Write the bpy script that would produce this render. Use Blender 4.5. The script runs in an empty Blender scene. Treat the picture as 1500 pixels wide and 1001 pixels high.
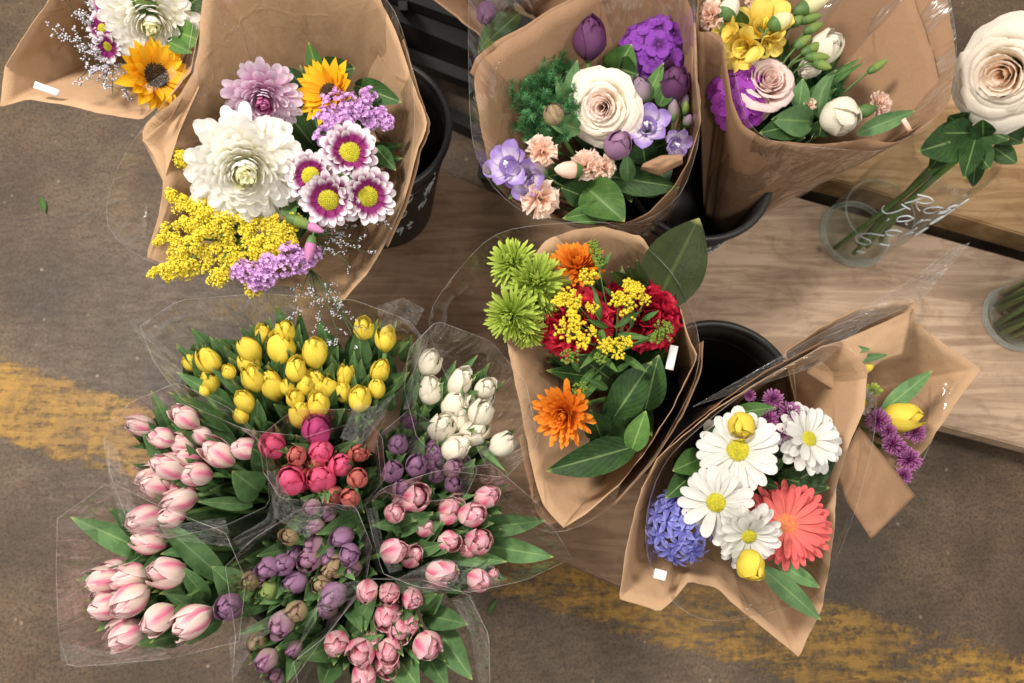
import bpy, math, random
from mathutils import Vector, Matrix, noise
random.seed(7)
rnd = random.Random(11)
S = bpy.context.scene
PI = math.pi

# ------------------------------------------------------------------ camera
FPX, CXP, CYP, CAMH = 1250.0, 750.0, 500.5, 1.5
NADIR = (640.0, 860.0)                       # where the straight-down direction falls in the photograph
CAMLOC = Vector((0, 0, CAMH))
vc = Vector(((NADIR[0]-CXP)/FPX, -(NADIR[1]-CYP)/FPX, -1)).normalized()
CAMR = vc.rotation_difference(Vector((0, 0, -1))).to_matrix()
cam = bpy.data.cameras.new('camera'); camo = bpy.data.objects.new('camera', cam)
S.collection.objects.link(camo)
camo.matrix_world = Matrix.Translation(CAMLOC) @ CAMR.to_4x4()
cam.sensor_width = 36; cam.lens = 36*FPX/1500; cam.clip_start = .02; cam.clip_end = 100
cam.dof.use_dof = True; cam.dof.focus_distance = 1.02; cam.dof.aperture_fstop = 5.0
S.camera = camo
# ------------------------------------------------------------------ light
w = bpy.data.worlds.new('World'); S.world = w; w.use_nodes = True
bg = w.node_tree.nodes['Background']; bg.inputs[0].default_value = (1, .97, .935, 1); bg.inputs[1].default_value = .60
def area(name, loc, target, size, power, col):
    l = bpy.data.lights.new(name, 'AREA'); l.shape = 'DISK'; l.size = size; l.energy = power; l.color = col
    o = bpy.data.objects.new(name, l); S.collection.objects.link(o)
    o.location = loc
    o.rotation_euler = (Vector(target)-Vector(loc)).to_track_quat('-Z', 'Y').to_euler()
    return o
area('hall_lamp', (-1.05, .95, 2.35), (-.12, .25, .3), .46, 74, (1, .945, .875))
area('hall_lamp', (.1, -1.2, 2.9), (0, 0, .3), .3, 22, (1, .95, .88))
area('hall_lamp', (1.3, .2, 2.9), (.2, .1, .3), .5, 30, (1, .94, .87))
S.view_settings.view_transform = 'Standard'; S.view_settings.look = 'None'
S.view_settings.exposure = 0.0; S.view_settings.gamma = 1
S.render.film_transparent = False
S.cycles.use_denoising = True
S.cycles.transparent_max_bounces = 40; S.cycles.max_bounces = 9
S.cycles.diffuse_bounces = 4; S.cycles.transmission_bounces = 8
S.cycles.caustics_reflective = False; S.cycles.caustics_refractive = False
S.cycles.sample_clamp_indirect = 4

# ------------------------------------------------------------------ placing helpers
def P(px, py, z):
    d = CAMR @ Vector(((px-CXP)/FPX, -(py-CYP)/FPX, -1))
    return CAMLOC + d*((z-CAMH)/d.z)
def mpp(p):                                   # metres per photograph pixel at a point
    return -(CAMR.transposed() @ (p-CAMLOC)).z/FPX
CR, CU = CAMR @ Vector((1, 0, 0)), CAMR @ Vector((0, 1, 0))
def axis_at(p, ang, tilt):
    a, t = math.radians(ang), math.radians(tilt)
    c = (CAMLOC-p).normalized()
    r = (CR-c*CR.dot(c)).normalized(); u = c.cross(r)
    return (c*math.cos(t)+(r*math.cos(a)+u*math.sin(a))*math.sin(t)).normalized()
def frame(p, ax, spin=0):
    ax = ax.normalized()
    x = Vector((0, 1, 0)).cross(ax)
    if x.length < .1: x = Vector((1, 0, 0)).cross(ax)
    x.normalize(); y = ax.cross(x)
    m = Matrix((x, y, ax)).transposed().to_4x4()
    return Matrix.Translation(p) @ m @ Matrix.Rotation(spin, 4, 'Z')
RX = lambda a: Matrix.Rotation(a, 4, 'X')
RZ = lambda a: Matrix.Rotation(a, 4, 'Z')
T = lambda x, y, z: Matrix.Translation((x, y, z))
SC = lambda s: Matrix.Diagonal((s, s, s, 1)) if not isinstance(s, tuple) else Matrix.Diagonal((s[0], s[1], s[2], 1))
rad = math.radians

# ------------------------------------------------------------------ mesh helpers
class MB:
    def __init__(s): s.v = []; s.f = []; s.m = []; s.uv = []
    def add(s, g, M=None, mat=0):
        n = len(s.v); vs, fs, uv = g
        s.v += [tuple(M @ Vector(q)) for q in vs] if M is not None else [tuple(q) for q in vs]
        s.uv += uv; s.f += [tuple(i+n for i in f) for f in fs]; s.m += [mat]*len(fs)
        return s
    def tube(s, pts, r0, r1=None, sides=6, mat=0, cap=True):
        r1 = r0 if r1 is None else r1
        pts = [Vector(p) for p in pts]; n = len(pts); b = len(s.v); up = None
        for i, p in enumerate(pts):
            t = (pts[min(i+1, n-1)]-pts[max(i-1, 0)]).normalized()
            if up is None:
                up = t.orthogonal().normalized()
            up = (up-t*up.dot(t)).normalized(); sd = t.cross(up)
            f = i/(n-1); r = r0+(r1-r0)*f
            for k in range(sides):
                a = 2*PI*k/sides
                s.v.append(tuple(p+(up*math.cos(a)+sd*math.sin(a))*r)); s.uv.append((k/sides, f))
        for i in range(n-1):
            for k in range(sides):
                k2 = (k+1) % sides
                s.f.append((b+i*sides+k, b+i*sides+k2, b+(i+1)*sides+k2, b+(i+1)*sides+k)); s.m.append(mat)
        if cap:
            s.f.append(tuple(b+k for k in reversed(range(sides)))); s.m.append(mat)
            s.f.append(tuple(b+(n-1)*sides+k for k in range(sides))); s.m.append(mat)
        return s
    def mesh(s, name, mats, smooth=True):
        me = bpy.data.meshes.new(name); me.from_pydata(s.v, [], s.f)
        for m in mats: me.materials.append(m)
        me.polygons.foreach_set('material_index', s.m)
        me.polygons.foreach_set('use_smooth', [smooth]*len(s.f))
        ul = me.uv_layers.new(name='UVMap')
        li = [0]*len(me.loops); me.loops.foreach_get('vertex_index', li)
        ul.data.foreach_set('uv', [c for i in li for c in s.uv[i]])
        me.update(); return me
W = {}
def link(name, data, parent=None, M=None):
    o = bpy.data.objects.new(name, data); S.collection.objects.link(o)
    M = M if M is not None else Matrix.Identity(4)
    if parent is not None:
        o.parent = parent; o.matrix_basis = W[parent.name].inverted() @ M
    else: o.matrix_basis = M
    W[o.name] = M
    return o
def child(name, data, parent, L):              # L = matrix in the parent's own frame
    o = bpy.data.objects.new(name, data); S.collection.objects.link(o)
    o.parent = parent; o.matrix_basis = L; W[o.name] = W[parent.name] @ L
    return o
def tag(o, label=None, cat=None, group=None, kind=None):
    for k, v in (('label', label), ('category', cat), ('group', group), ('kind', kind)):
        if v: o[k] = v
    return o
def thing(name, p, label, cat, group=None):
    return tag(link(name, None, None, Matrix.Translation(p)), label, cat, group)
def grid(rows, uvf=None, closed=False):
    nv, nu = len(rows), len(rows[0]); v = [q for r in rows for q in r]; f = []
    uv = [(j/(nu-1), i/(nv-1)) for i in range(nv) for j in range(nu)]
    for i in range(nv-1):
        for j in range(nu-1):
            f.append((i*nu+j, i*nu+j+1, (i+1)*nu+j+1, (i+1)*nu+j))
        if closed: f.append((i*nu+nu-1, i*nu, (i+1)*nu, (i+1)*nu+nu-1))
    return v, f, uv
def lathe(prof, seg=48):
    v = []; uv = []; f = []; n = len(prof)
    for i, (r, z) in enumerate(prof):
        for k in range(seg):
            a = 2*PI*k/seg; v.append((r*math.cos(a), r*math.sin(a), z)); uv.append((k/seg, i/(n-1)))
    for i in range(n-1):
        for k in range(seg):
            k2 = (k+1) % seg; f.append((i*seg+k, i*seg+k2, (i+1)*seg+k2, (i+1)*seg+k))
    return v, f, uv
def bez(p0, p1, p2, n):
    return [p0*(1-t)**2+p1*2*t*(1-t)+p2*t*t for t in [i/(n-1) for i in range(n)]]
def catmull(pts, k=6):
    out = []
    for i in range(len(pts)-1):
        a = pts[max(i-1, 0)]; b = pts[i]; c = pts[i+1]; d = pts[min(i+2, len(pts)-1)]
        for j in range(k):
            t = j/k
            out.append(tuple(.5*((2*b[q])+(-a[q]+c[q])*t+(2*a[q]-5*b[q]+4*c[q]-d[q])*t*t+(-a[q]+3*b[q]-3*c[q]+d[q])*t**3) for q in range(len(b))))
    out.append(tuple(pts[-1])); return out
def nz(x, y=0, z=0): return noise.noise(Vector((x, y, z)))

# ------------------------------------------------------------------ materials
def lin(c):
    c = [x/255 for x in c]
    return tuple(x/12.92 if x <= .04045 else ((x+.055)/1.055)**2.4 for x in c)+(1,)
class NT:
    def __init__(s, name):
        s.m = bpy.data.materials.new(name); s.m.use_nodes = True; s.t = s.m.node_tree; s.t.nodes.clear()
        s.out = s.n('ShaderNodeOutputMaterial')
    def n(s, ty, **kw):
        x = s.t.nodes.new(ty)
        for k, v in kw.items(): setattr(x, k, v)
        return x
    def l(s, a, b): s.t.links.new(a, b)
    def val(s, x, i, v):
        if hasattr(v, 'links') or hasattr(v, 'is_linked'): s.l(v, x.inputs[i])
        else: x.inputs[i].default_value = v
    def math(s, op, a, b=0.0, clamp=False):
        x = s.n('ShaderNodeMath', operation=op, use_clamp=clamp); s.val(x, 0, a); s.val(x, 1, b); return x.outputs[0]
    def mix(s, f, a, b, mode='MIX'):
        x = s.n('ShaderNodeMix', data_type='RGBA', blend_type=mode)
        s.val(x, 0, f); s.val(x, 6, a); s.val(x, 7, b); return x.outputs[2]
    def ramp(s, f, stops):
        x = s.n('ShaderNodeValToRGB'); s.l(f, x.inputs[0]); e = x.color_ramp.elements
        while len(e) < len(stops): e.new(.5)
        for k, (p, c) in zip(e, stops): k.position = p; k.color = c
        return x.outputs[0]
    def noise(s, scale, detail=3, rough=.5, vec=None, dist=0):
        x = s.n('ShaderNodeTexNoise'); x.inputs['Scale'].default_value = scale; x.inputs['Detail'].default_value = detail
        x.inputs['Roughness'].default_value = rough; x.inputs['Distortion'].default_value = dist
        if vec is not None: s.l(vec, x.inputs['Vector'])
        return x.outputs[0]
    def coord(s, which='Object', scale=None, rotz=0):
        c = s.n('ShaderNodeTexCoord').outputs[which]
        if scale:
            mp = s.n('ShaderNodeMapping'); mp.inputs['Scale'].default_value = scale; mp.inputs['Rotation'].default_value = (0, 0, rotz)
            s.l(c, mp.inputs[0]); c = mp.outputs[0]
        return c
    def uv(s):
        x = s.n('ShaderNodeSeparateXYZ'); s.l(s.n('ShaderNodeTexCoord').outputs['UV'], x.inputs[0]); return x.outputs[0], x.outputs[1]
    def bump(s, h, strength, dist=.001):
        b = s.n('ShaderNodeBump'); b.inputs['Strength'].default_value = strength; b.inputs['Distance'].default_value = dist
        s.l(h, b.inputs['Height']); return b.outputs[0]
    def pbr(s, col, rough=.5, spec=.3, nrm=None, **kw):
        b = s.n('ShaderNodeBsdfPrincipled'); s.val(b, 'Base Color', col); s.val(b, 'Roughness', rough); s.val(b, 'Specular IOR Level', spec)
        if nrm is not None: s.l(nrm, b.inputs['Normal'])
        for k, v in kw.items(): s.val(b, k, v)
        return b.outputs[0]
    def mixs(s, f, a, b):
        x = s.n('ShaderNodeMixShader'); s.val(x, 0, f); s.l(a, x.inputs[1]); s.l(b, x.inputs[2]); return x.outputs[0]
    def done(s, sh): s.l(sh, s.out.inputs[0]); return s.m

def petal_mat(name, base, tip, mid=None, midw=.5, midv=(.0, .9), streak=.35, trans=.28, var=.12, rough=.55, split=(.1, .75), edge=None, sheen=0):
    t = NT(name); u, v = t.uv()
    col = t.ramp(v, [(split[0], lin(base)), (split[1], lin(tip))])
    au = t.math('MULTIPLY', t.math('ABSOLUTE', t.math('SUBTRACT', u, .5)), 2.0)        # 0 on the midrib, 1 on the margin
    st = t.noise(1, 2, .5, t.coord('UV', (26, 1.6, 1)))
    if mid:
        m = t.math('SUBTRACT', 1.0, t.math('DIVIDE', t.math('ADD', au, t.math('MULTIPLY', t.math('SUBTRACT', st, .5), .55)), midw), True)
        k = t.ramp(v, [(0, (1, 1, 1, 1)), (midv[0], (1, 1, 1, 1)), (midv[1], (0, 0, 0, 1))]) if midv[1] <= 1 else None
        if k is not None: m = t.math('MULTIPLY', m, k)
        col = t.mix(m, col, lin(mid))
    if edge:
        e = t.math('MULTIPLY', t.math('SUBTRACT', au, .7, ), 3.0, True)
        col = t.mix(e, col, lin(edge))
    col = t.mix(t.math('MULTIPLY', t.math('SUBTRACT', st, .38, True), streak*2.2, True), col, t.mix(1, col, (.62, .58, .6, 1), 'MULTIPLY'))
    oi = t.n('ShaderNodeObjectInfo').outputs['Random']
    br = t.n('ShaderNodeHueSaturation'); t.l(col, br.inputs['Color'])
    t.l(t.math('ADD', t.math('MULTIPLY', oi, var), 1-var*.75), br.inputs['Value'])
    col = br.outputs[0]
    nm = t.bump(st, .5, .0016)
    p = t.pbr(col, rough, .28, nm, **({'Sheen Weight': sheen} if sheen else {}))
    tr = t.n('ShaderNodeBsdfTranslucent'); t.l(col, tr.inputs[0])
    return t.done(t.mixs(trans, p, tr.outputs[0]))
def leaf_mat(name, a, b, rough=.38, vein=(150, 175, 110), trans=.18, parallel=True, vs=.14, spec=.3):
    t = NT(name); u, v = t.uv()
    n = t.noise(9, 4, .7, t.coord('Object', (4, 4, 4)))
    col = t.mix(t.ramp(n, [(.3, (0, 0, 0, 1)), (.7, (1, 1, 1, 1))]), lin(a), lin(b))
    au = t.math('ABSOLUTE', t.math('SUBTRACT', u, .5))
    if parallel: vn = t.noise(1, 2, .5, t.coord('UV', (34, .8, 1)))
    else:
        k = t.math('ADD', t.math('MULTIPLY', v, 8.0), t.math('MULTIPLY', au, -7.0))
        vn = t.math('POWER', t.math('ABSOLUTE', t.math('SINE', t.math('MULTIPLY', k, PI))), .22)
        vn = t.math('SUBTRACT', 1.0, vn)
    col = t.mix(t.math('MULTIPLY', vn, vs), col, lin(vein))
    mid = t.math('SUBTRACT', 1.0, t.math('MULTIPLY', au, 22.0), True)
    col = t.mix(t.math('MULTIPLY', mid, .55), col, lin(vein))
    tipc = t.ramp(v, [(.93, (0, 0, 0, 1)), (1, (1, 1, 1, 1))])
    col = t.mix(t.math('MULTIPLY', tipc, .6), col, lin((190, 190, 110)))
    oi = t.n('ShaderNodeObjectInfo').outputs['Random']
    br = t.n('ShaderNodeHueSaturation'); t.l(col, br.inputs['Color']); t.l(t.math('ADD', t.math('MULTIPLY', oi, .5), .72), br.inputs['Value'])
    col = br.outputs[0]
    bl = t.noise(5, 4, .7, t.coord('UV', (3, 5, 1)), .5)
    p = t.pbr(col, t.math('ADD', t.math('MULTIPLY', bl, .35), rough-.12), spec, t.bump(t.math('ADD', vn, t.math('MULTIPLY', bl, 1.5)), .35, .0015))
    tr = t.n('ShaderNodeBsdfTranslucent'); t.l(col, tr.inputs[0])
    return t.done(t.mixs(trans, p, tr.outputs[0]))
def plain(name, c, rough=.6, var=.25, scale=60, spec=.3, trans=0, bump=.2, rv=.2, **kw):
    t = NT(name); n = t.noise(scale, 3, .6, t.coord('Object'))
    c2 = tuple(x*(1-var) for x in c)
    col = t.mix(n, lin(c), lin(c2))
    oi = t.n('ShaderNodeObjectInfo').outputs['Random']
    br = t.n('ShaderNodeHueSaturation'); t.l(col, br.inputs['Color']); t.l(t.math('ADD', t.math('MULTIPLY', oi, rv), 1-rv/2), br.inputs['Value'])
    p = t.pbr(br.outputs[0], rough, spec, t.bump(n, bump, .001), **kw)
    if trans:
        tr = t.n('ShaderNodeBsdfTranslucent'); t.l(br.outputs[0], tr.inputs[0]); p = t.mixs(trans, p, tr.outputs[0])
    return t.done(p)
def floret_mat(name, c0, c1, trans=.2, rough=.6):           # colour varies floret by floret through uv.x
    t = NT(name); u, v = t.uv()
    wn = t.n('ShaderNodeTexWhiteNoise', noise_dimensions='1D'); t.l(u, wn.inputs['W'])
    col = t.mix(wn.outputs[0], lin(c0), lin(c1))
    p = t.pbr(col, rough, .25); tr = t.n('ShaderNodeBsdfTranslucent'); t.l(col, tr.inputs[0])
    return t.done(t.mixs(trans, p, tr.outputs[0]))

M_ = {}
PM = petal_mat
M_['t_yellow'] = PM('tulip yellow', (168, 172, 60), (238, 214, 80), mid=(206, 182, 50), midw=.45, split=(.02, .35))
M_['t_white'] = PM('tulip white', (205, 208, 160), (240, 232, 212), mid=(222, 222, 190), midw=.3, split=(.05, .4))
M_['t_pale'] = PM('tulip pale pink', (232, 214, 190), (242, 206, 204), mid=(220, 110, 146), midw=.42, midv=(.7, 1.0), split=(.15, .95), streak=.4, edge=(246, 224, 218), var=.2)
M_['t_pink'] = PM('tulip pink', (234, 208, 190), (236, 178, 188), mid=(216, 84, 128), midw=.46, midv=(.7, 1.0), split=(.15, .9), streak=.42, edge=(246, 218, 214), var=.2)
M_['t_hot'] = PM('tulip hot pink', (232, 160, 156), (236, 104, 142), mid=(208, 44, 100), midw=.5, split=(.0, .5))
M_['t_mauve'] = PM('tulip mauve', (206, 140, 160), (203, 80, 136), mid=(180, 70, 130), midw=.5, split=(.0, .5))
M_['t_salmon'] = PM('tulip salmon', (176, 140, 110), (206, 116, 106), mid=(170, 100, 90), midw=.5, split=(.0, .6))
M_['t_purple'] = PM('tulip purple', (178, 156, 146), (160, 120, 152), mid=(128, 78, 122), midw=.5, split=(.0, .6))
M_['t_lilac'] = PM('tulip lilac', (178, 170, 130), (168, 122, 150), mid=(176, 140, 150), midw=.5, split=(.15, .9), edge=(150, 90, 140))
M_['t_olive'] = PM('tulip olive bud', (140, 150, 96), (176, 152, 116), mid=(160, 150, 100), midw=.5, split=(.2, .9), edge=(160, 110, 130))
M_['t_green'] = PM('tulip green bud', (110, 138, 72), (150, 168, 96), split=(.2, .9))
M_['t_deep'] = PM('tulip deep purple', (116, 80, 110), (104, 58, 98), mid=(88, 48, 88), midw=.6, split=(.0, .6))
M_['t_grey'] = PM('tulip grey lilac', (150, 150, 118), (160, 136, 152), mid=(150, 136, 140), midw=.6, split=(.1, .8))
M_['leaf'] = leaf_mat('tulip leaf', (58, 94, 54), (102, 138, 86), rough=.48)
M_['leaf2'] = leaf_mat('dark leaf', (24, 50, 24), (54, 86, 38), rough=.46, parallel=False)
M_['leaf3'] = leaf_mat('mid leaf', (50, 86, 38), (88, 124, 56), rough=.48, parallel=False)
M_['leafbig'] = leaf_mat('broad olive leaf', (30, 40, 14), (48, 58, 22), trans=.05, rough=.42, parallel=True, vein=(80, 96, 44), spec=.12)
M_['stem'] = plain('stem', (100, 136, 70), .5, .3, 40)
M_['lstem'] = plain('pale stem', (132, 164, 84), .45, .3, 40)
M_['dstem'] = plain('dark stem', (60, 92, 50), .5, .3, 40)
M_['calyx'] = plain('calyx', (86, 116, 60), .5, .25, 90)
M_['w_mum'] = PM('white mum', (240, 236, 200), (250, 248, 242), streak=.1, trans=.36, split=(.0, .5), var=.06)
M_['w_mumc'] = PM('white mum heart', (234, 232, 150), (250, 247, 212), streak=.1, split=(.0, .8), var=.06, trans=.45)
M_['l_mum'] = PM('lilac mum', (222, 160, 198), (238, 222, 234), streak=.25, split=(.1, .7), var=.08)
M_['l_mumc'] = PM('lilac mum heart', (166, 44, 108), (212, 130, 178), streak=.3, split=(.1, .9))
M_['daisy'] = PM('white daisy petal', (208, 206, 194), (222, 219, 212), streak=.5, split=(.0, .4), var=.06, trans=.2)
M_['pwd'] = PM('purple white daisy petal', (132, 30, 102), (246, 236, 240), mid=(150, 44, 116), midw=.7, midv=(.15, .70), split=(.34, .60), streak=.35, var=.06)
M_['ddisc'] = floret_mat('daisy disc', (216, 204, 60), (172, 168, 46))
M_['sun'] = PM('sunflower ray', (236, 160, 20), (250, 196, 36), streak=.35, split=(.0, .6))
M_['sdisc'] = floret_mat('sunflower disc', (38, 24, 16), (84, 58, 30))
M_['ger'] = PM('gerbera ray', (230, 128, 116), (232, 110, 106), streak=.5, split=(.0, .6))
M_['gdisc'] = floret_mat('gerbera disc', (206, 150, 80), (226, 116, 96))
M_['gheart'] = floret_mat('gerbera heart', (156, 150, 70), (190, 170, 90))
M_['spider'] = PM('green mum petal', (130, 160, 46), (196, 214, 96), streak=.2, split=(.0, .8), var=.1)
M_['cal'] = PM('calendula petal', (214, 104, 20), (246, 150, 44), streak=.35, split=(.0, .7))
M_['red'] = PM('red carnation', (160, 20, 44), (212, 44, 68), streak=.3, split=(.1, .8), trans=.2)
M_['dred'] = PM('dark red carnation', (120, 10, 32), (184, 24, 54), streak=.3, split=(.1, .8), trans=.15)
M_['peach'] = PM('peach carnation', (246, 204, 178), (253, 232, 216), streak=.12, split=(.1, .9), trans=.42)
M_['rose'] = PM('cream rose', (240, 226, 196), (248, 238, 222), streak=.1, split=(.0, .7), var=.06, trans=.4)
M_['rosein'] = PM('cream rose heart', (246, 218, 202), (252, 238, 228), streak=.1, split=(.0, .8), var=.06, trans=.45)
M_['rosep'] = PM('blush rose', (240, 218, 204), (244, 220, 212), streak=.12, split=(.0, .8), var=.08, trans=.4)
M_['rosev'] = PM('peach garden rose', (250, 218, 178), (253, 238, 222), streak=.1, split=(.0, .8), var=.06, trans=.45)
M_['phlox'] = PM('phlox floret', (80, 24, 96), (140, 66, 174), streak=.25, split=(.1, .35))
M_['phlox2'] = PM('magenta phlox floret', (130, 40, 140), (166, 70, 180), streak=.25, split=(.1, .35))
M_['fre'] = PM('violet freesia', (234, 224, 234), (168, 140, 208), mid=(192, 168, 218), midw=.3, split=(.18, .5), streak=.3)
M_['frey'] = PM('yellow freesia', (214, 170, 40), (246, 222, 110), split=(.05, .5), streak=.2)
M_['hya'] = PM('hyacinth floret', (112, 112, 196), (164, 166, 228), mid=(104, 104, 192), midw=.35, split=(.1, .7))
M_['btn'] = PM('button mum petal', (130, 40, 110), (206, 142, 192), split=(.2, 1.0), streak=.1)
M_['statice'] = floret_mat('statice floret', (230, 188, 232), (206, 158, 212), .35)
M_['gold'] = floret_mat('goldenrod floret', (248, 234, 96), (236, 218, 66), .4)
M_['solid'] = floret_mat('solidago floret', (240, 218, 66), (210, 192, 50), .3)
M_['gbud'] = floret_mat('green bud', (130, 150, 60), (98, 128, 50), .2)
M_['limo'] = floret_mat('limonium floret', (236, 232, 238), (196, 188, 206), .2)
M_['fern'] = floret_mat('fern needle', (54, 104, 62), (92, 144, 88), .3)
M_['budg'] = PM('freesia bud green', (104, 130, 60), (140, 160, 84), split=(.0, .9), streak=.2)
M_['budp'] = PM('freesia bud purple', (120, 130, 80), (158, 126, 158), split=(.1, .9), streak=.2)
M_['budw'] = PM('freesia bud cream', (190, 196, 110), (240, 232, 190), split=(.1, .7), streak=.2)
M_['pinkbud'] = PM('carnation bud pink', (190, 110, 160), (212, 146, 188), split=(.0, .9), streak=.3)
# paper
def kraft(name, c1, c2):
    t = NT(name); oc = t.coord('Object')
    n1 = t.noise(7, 4, .6, oc); n2 = t.noise(420, 2, .6, t.coord('Object', (1, .35, 1))); n3 = t.noise(28, 5, .65, oc, .8)
    col = t.mix(n1, lin(c1), lin(c2))
    col = t.mix(t.math('MULTIPLY', n2, .45), col, t.mix(1, col, (.62, .58, .54, 1), 'MULTIPLY'))
    col = t.mix(t.ramp(n3, [(.55, (0, 0, 0, 1)), (.78, (.35, .35, .35, 1))]), col, t.mix(1, col, (.7, .64, .58, 1), 'MULTIPLY'))
    vo = t.n('ShaderNodeTexVoronoi', feature='DISTANCE_TO_EDGE'); vo.inputs['Scale'].default_value = 8; vo.inputs['Randomness'].default_value = 1
    dm = t.n('ShaderNodeVectorMath', operation='ADD'); nv_ = t.n('ShaderNodeTexNoise'); nv_.inputs['Scale'].default_value = 6; t.l(oc, nv_.inputs['Vector'])
    sc_ = t.n('ShaderNodeVectorMath', operation='SCALE'); sc_.inputs['Scale'].default_value = .03; t.l(nv_.outputs['Color'], sc_.inputs[0]); t.l(oc, dm.inputs[0]); t.l(sc_.outputs[0], dm.inputs[1]); t.l(dm.outputs[0], vo.inputs['Vector'])
    cr = t.ramp(vo.outputs['Distance'], [(0, (1, 1, 1, 1)), (.03, (0, 0, 0, 1))])
    cr = t.math('MULTIPLY', cr, t.ramp(n1, [(.45, (0, 0, 0, 1)), (.6, (1, 1, 1, 1))]))
    h = t.math('ADD', t.math('ADD', t.math('MULTIPLY', n3, .5), t.math('MULTIPLY', cr, .5)), t.math('MULTIPLY', n2, .10))
    col = t.mix(t.math('MULTIPLY', cr, .28), col, t.mix(1, col, (.6, .54, .48, 1), 'MULTIPLY'))  # crease shading painted into the paper colour
    p = t.pbr(col, .85, .12, t.bump(h, .5, .004))
    tr = t.n('ShaderNodeBsdfTranslucent'); t.l(col, tr.inputs[0])
    return t.done(t.mixs(.12, p, tr.outputs[0]))
M_['kraft'] = kraft('kraft paper', (200, 166, 132), (180, 146, 113))
M_['kraft2'] = kraft('kraft paper brown', (166, 132, 103), (146, 114, 87))
def cello():
    t = NT('cellophane'); oc = t.coord('Object')
    lw = t.n('ShaderNodeLayerWeight'); lw.inputs[0].default_value = .35
    n = t.math('ADD', t.noise(7, 3, .55, oc, .8), t.noise(1, 3, .6, t.coord('UV', (22, 2.2, 1)), 1.0)); rd = t.noise(1, 2, .5, t.coord('UV', (13, 2.6, 1)), 1.5); rd = t.math('POWER', t.math('SUBTRACT', 1.0, t.math('ABSOLUTE', t.math('MULTIPLY', t.math('SUBTRACT', rd, .5), 5.0)), True), 2.0)
    nm = t.bump(t.math('ADD', n, t.math('MULTIPLY', rd, .35)), .55, .012)
    g = t.n('ShaderNodeBsdfGlossy'); g.inputs['Roughness'].default_value = .2; g.inputs['Color'].default_value = (1, 1, 1, 1); t.l(nm, g.inputs['Normal'])
    tp = t.n('ShaderNodeBsdfTransparent'); tp.inputs[0].default_value = (.975, .97, .96, 1)
    cz = t.noise(1, 4, .62, t.coord('UV', (26, 3.2, 1)), 2.2); cz = t.math('POWER', t.math('SUBTRACT', 1.0, t.math('ABSOLUTE', t.math('MULTIPLY', t.math('SUBTRACT', cz, .5), 7.0)), True), 2.5)  # ridge lines that paint streaky crease haze into the film
    mk = t.ramp(t.noise(9, 3, .6, oc), [(.42, (0, 0, 0, 1)), (.66, (1, 1, 1, 1))])
    f = t.math('ADD', t.math('ADD', t.math('MULTIPLY', t.math('POWER', lw.outputs['Facing'], 2.0), .50), .075), t.math('MULTIPLY', t.math('MULTIPLY', cz, mk), .22))
    return t.done(t.mixs(f, tp.outputs[0], g.outputs[0]))
M_['cello'] = cello()
def cedge():
    t = NT('cellophane edge'); g = t.pbr((.85, .83, .80, 1), .25, .5); tp = t.n('ShaderNodeBsdfTransparent')  # whitish tone stands in for light caught along the rim
    k = t.ramp(t.noise(22, 3, .6, t.coord('Object')), [(.38, (.02, .02, .02, 1)), (.72, (.17, .17, .17, 1))])
    return t.done(t.mixs(k, tp.outputs[0], g))
M_['cedge'] = cedge()
def film():
    t = NT('film with painted haze'); oc = t.coord('Object')
    rd = t.noise(1, 3, .6, t.coord('UV', (7, 5, 1)), 1.8); rd = t.math('POWER', t.math('SUBTRACT', 1.0, t.math('ABSOLUTE', t.math('MULTIPLY', t.math('SUBTRACT', rd, .5), 5.0)), True), 3.0)
    g = t.pbr((.80, .78, .75, 1), .22, .5, t.bump(rd, .6, .006)); tp = t.n('ShaderNodeBsdfTransparent')
    return t.done(t.mixs(t.math('ADD', t.math('MULTIPLY', rd, .13), .02), tp.outputs[0], g))  # whitened ridges paint pale haze and sheen into clear film
M_['film'] = film()
def glass():
    t = NT('clear glass'); lw = t.n('ShaderNodeLayerWeight'); lw.inputs[0].default_value = .5
    g = t.n('ShaderNodeBsdfGlossy'); g.inputs['Roughness'].default_value = .03
    tp = t.n('ShaderNodeBsdfTransparent'); tp.inputs[0].default_value = (.965, .975, .965, 1)
    return t.done(t.mixs(t.math('ADD', t.math('MULTIPLY', t.math('POWER', lw.outputs['Facing'], 4.5), .6), .018), tp.outputs[0], g.outputs[0]))
M_['glass'] = glass()
def footglass():
    t = NT('thick glass foot'); g = t.pbr((.80, .84, .82, 1), .08, .6); tp = t.n('ShaderNodeBsdfTransparent'); tp.inputs[0].default_value = (.9, .93, .91, 1)
    lw = t.n('ShaderNodeLayerWeight'); lw.inputs[0].default_value = .5
    return t.done(t.mixs(t.math('ADD', t.math('MULTIPLY', lw.outputs['Facing'], .45), .10), tp.outputs[0], g))
M_['foot'] = footglass()
def water():
    t = NT('vase water'); lw = t.n('ShaderNodeLayerWeight'); lw.inputs[0].default_value = .5
    g = t.n('ShaderNodeBsdfGlossy'); g.inputs['Roughness'].default_value = .02
    tp = t.n('ShaderNodeBsdfTransparent'); tp.inputs[0].default_value = (.96, .97, .94, 1)
    return t.done(t.mixs(t.math('ADD', t.math('MULTIPLY', t.math('POWER', lw.outputs['Facing'], 5.0), .3), .015), tp.outputs[0], g.outputs[0]))
M_['water'] = water()
def blackplastic():
    t = NT('black bucket plastic'); oc = t.coord('Object'); n = t.noise(40, 4, .7, oc); n2 = t.noise(6, 3, .6, oc)
    col = t.mix(n2, (.012, .0115, .011, 1), (.024, .022, .02, 1))
    dust = t.ramp(n, [(.52, (0, 0, 0, 1)), (.8, (.35, .35, .35, 1))]); col = t.mix(dust, col, (.06, .052, .045, 1))
    return t.done(t.pbr(col, t.math('ADD', t.math('MULTIPLY', n, .3), .28), .4, t.bump(n, .1, .001)))
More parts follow.
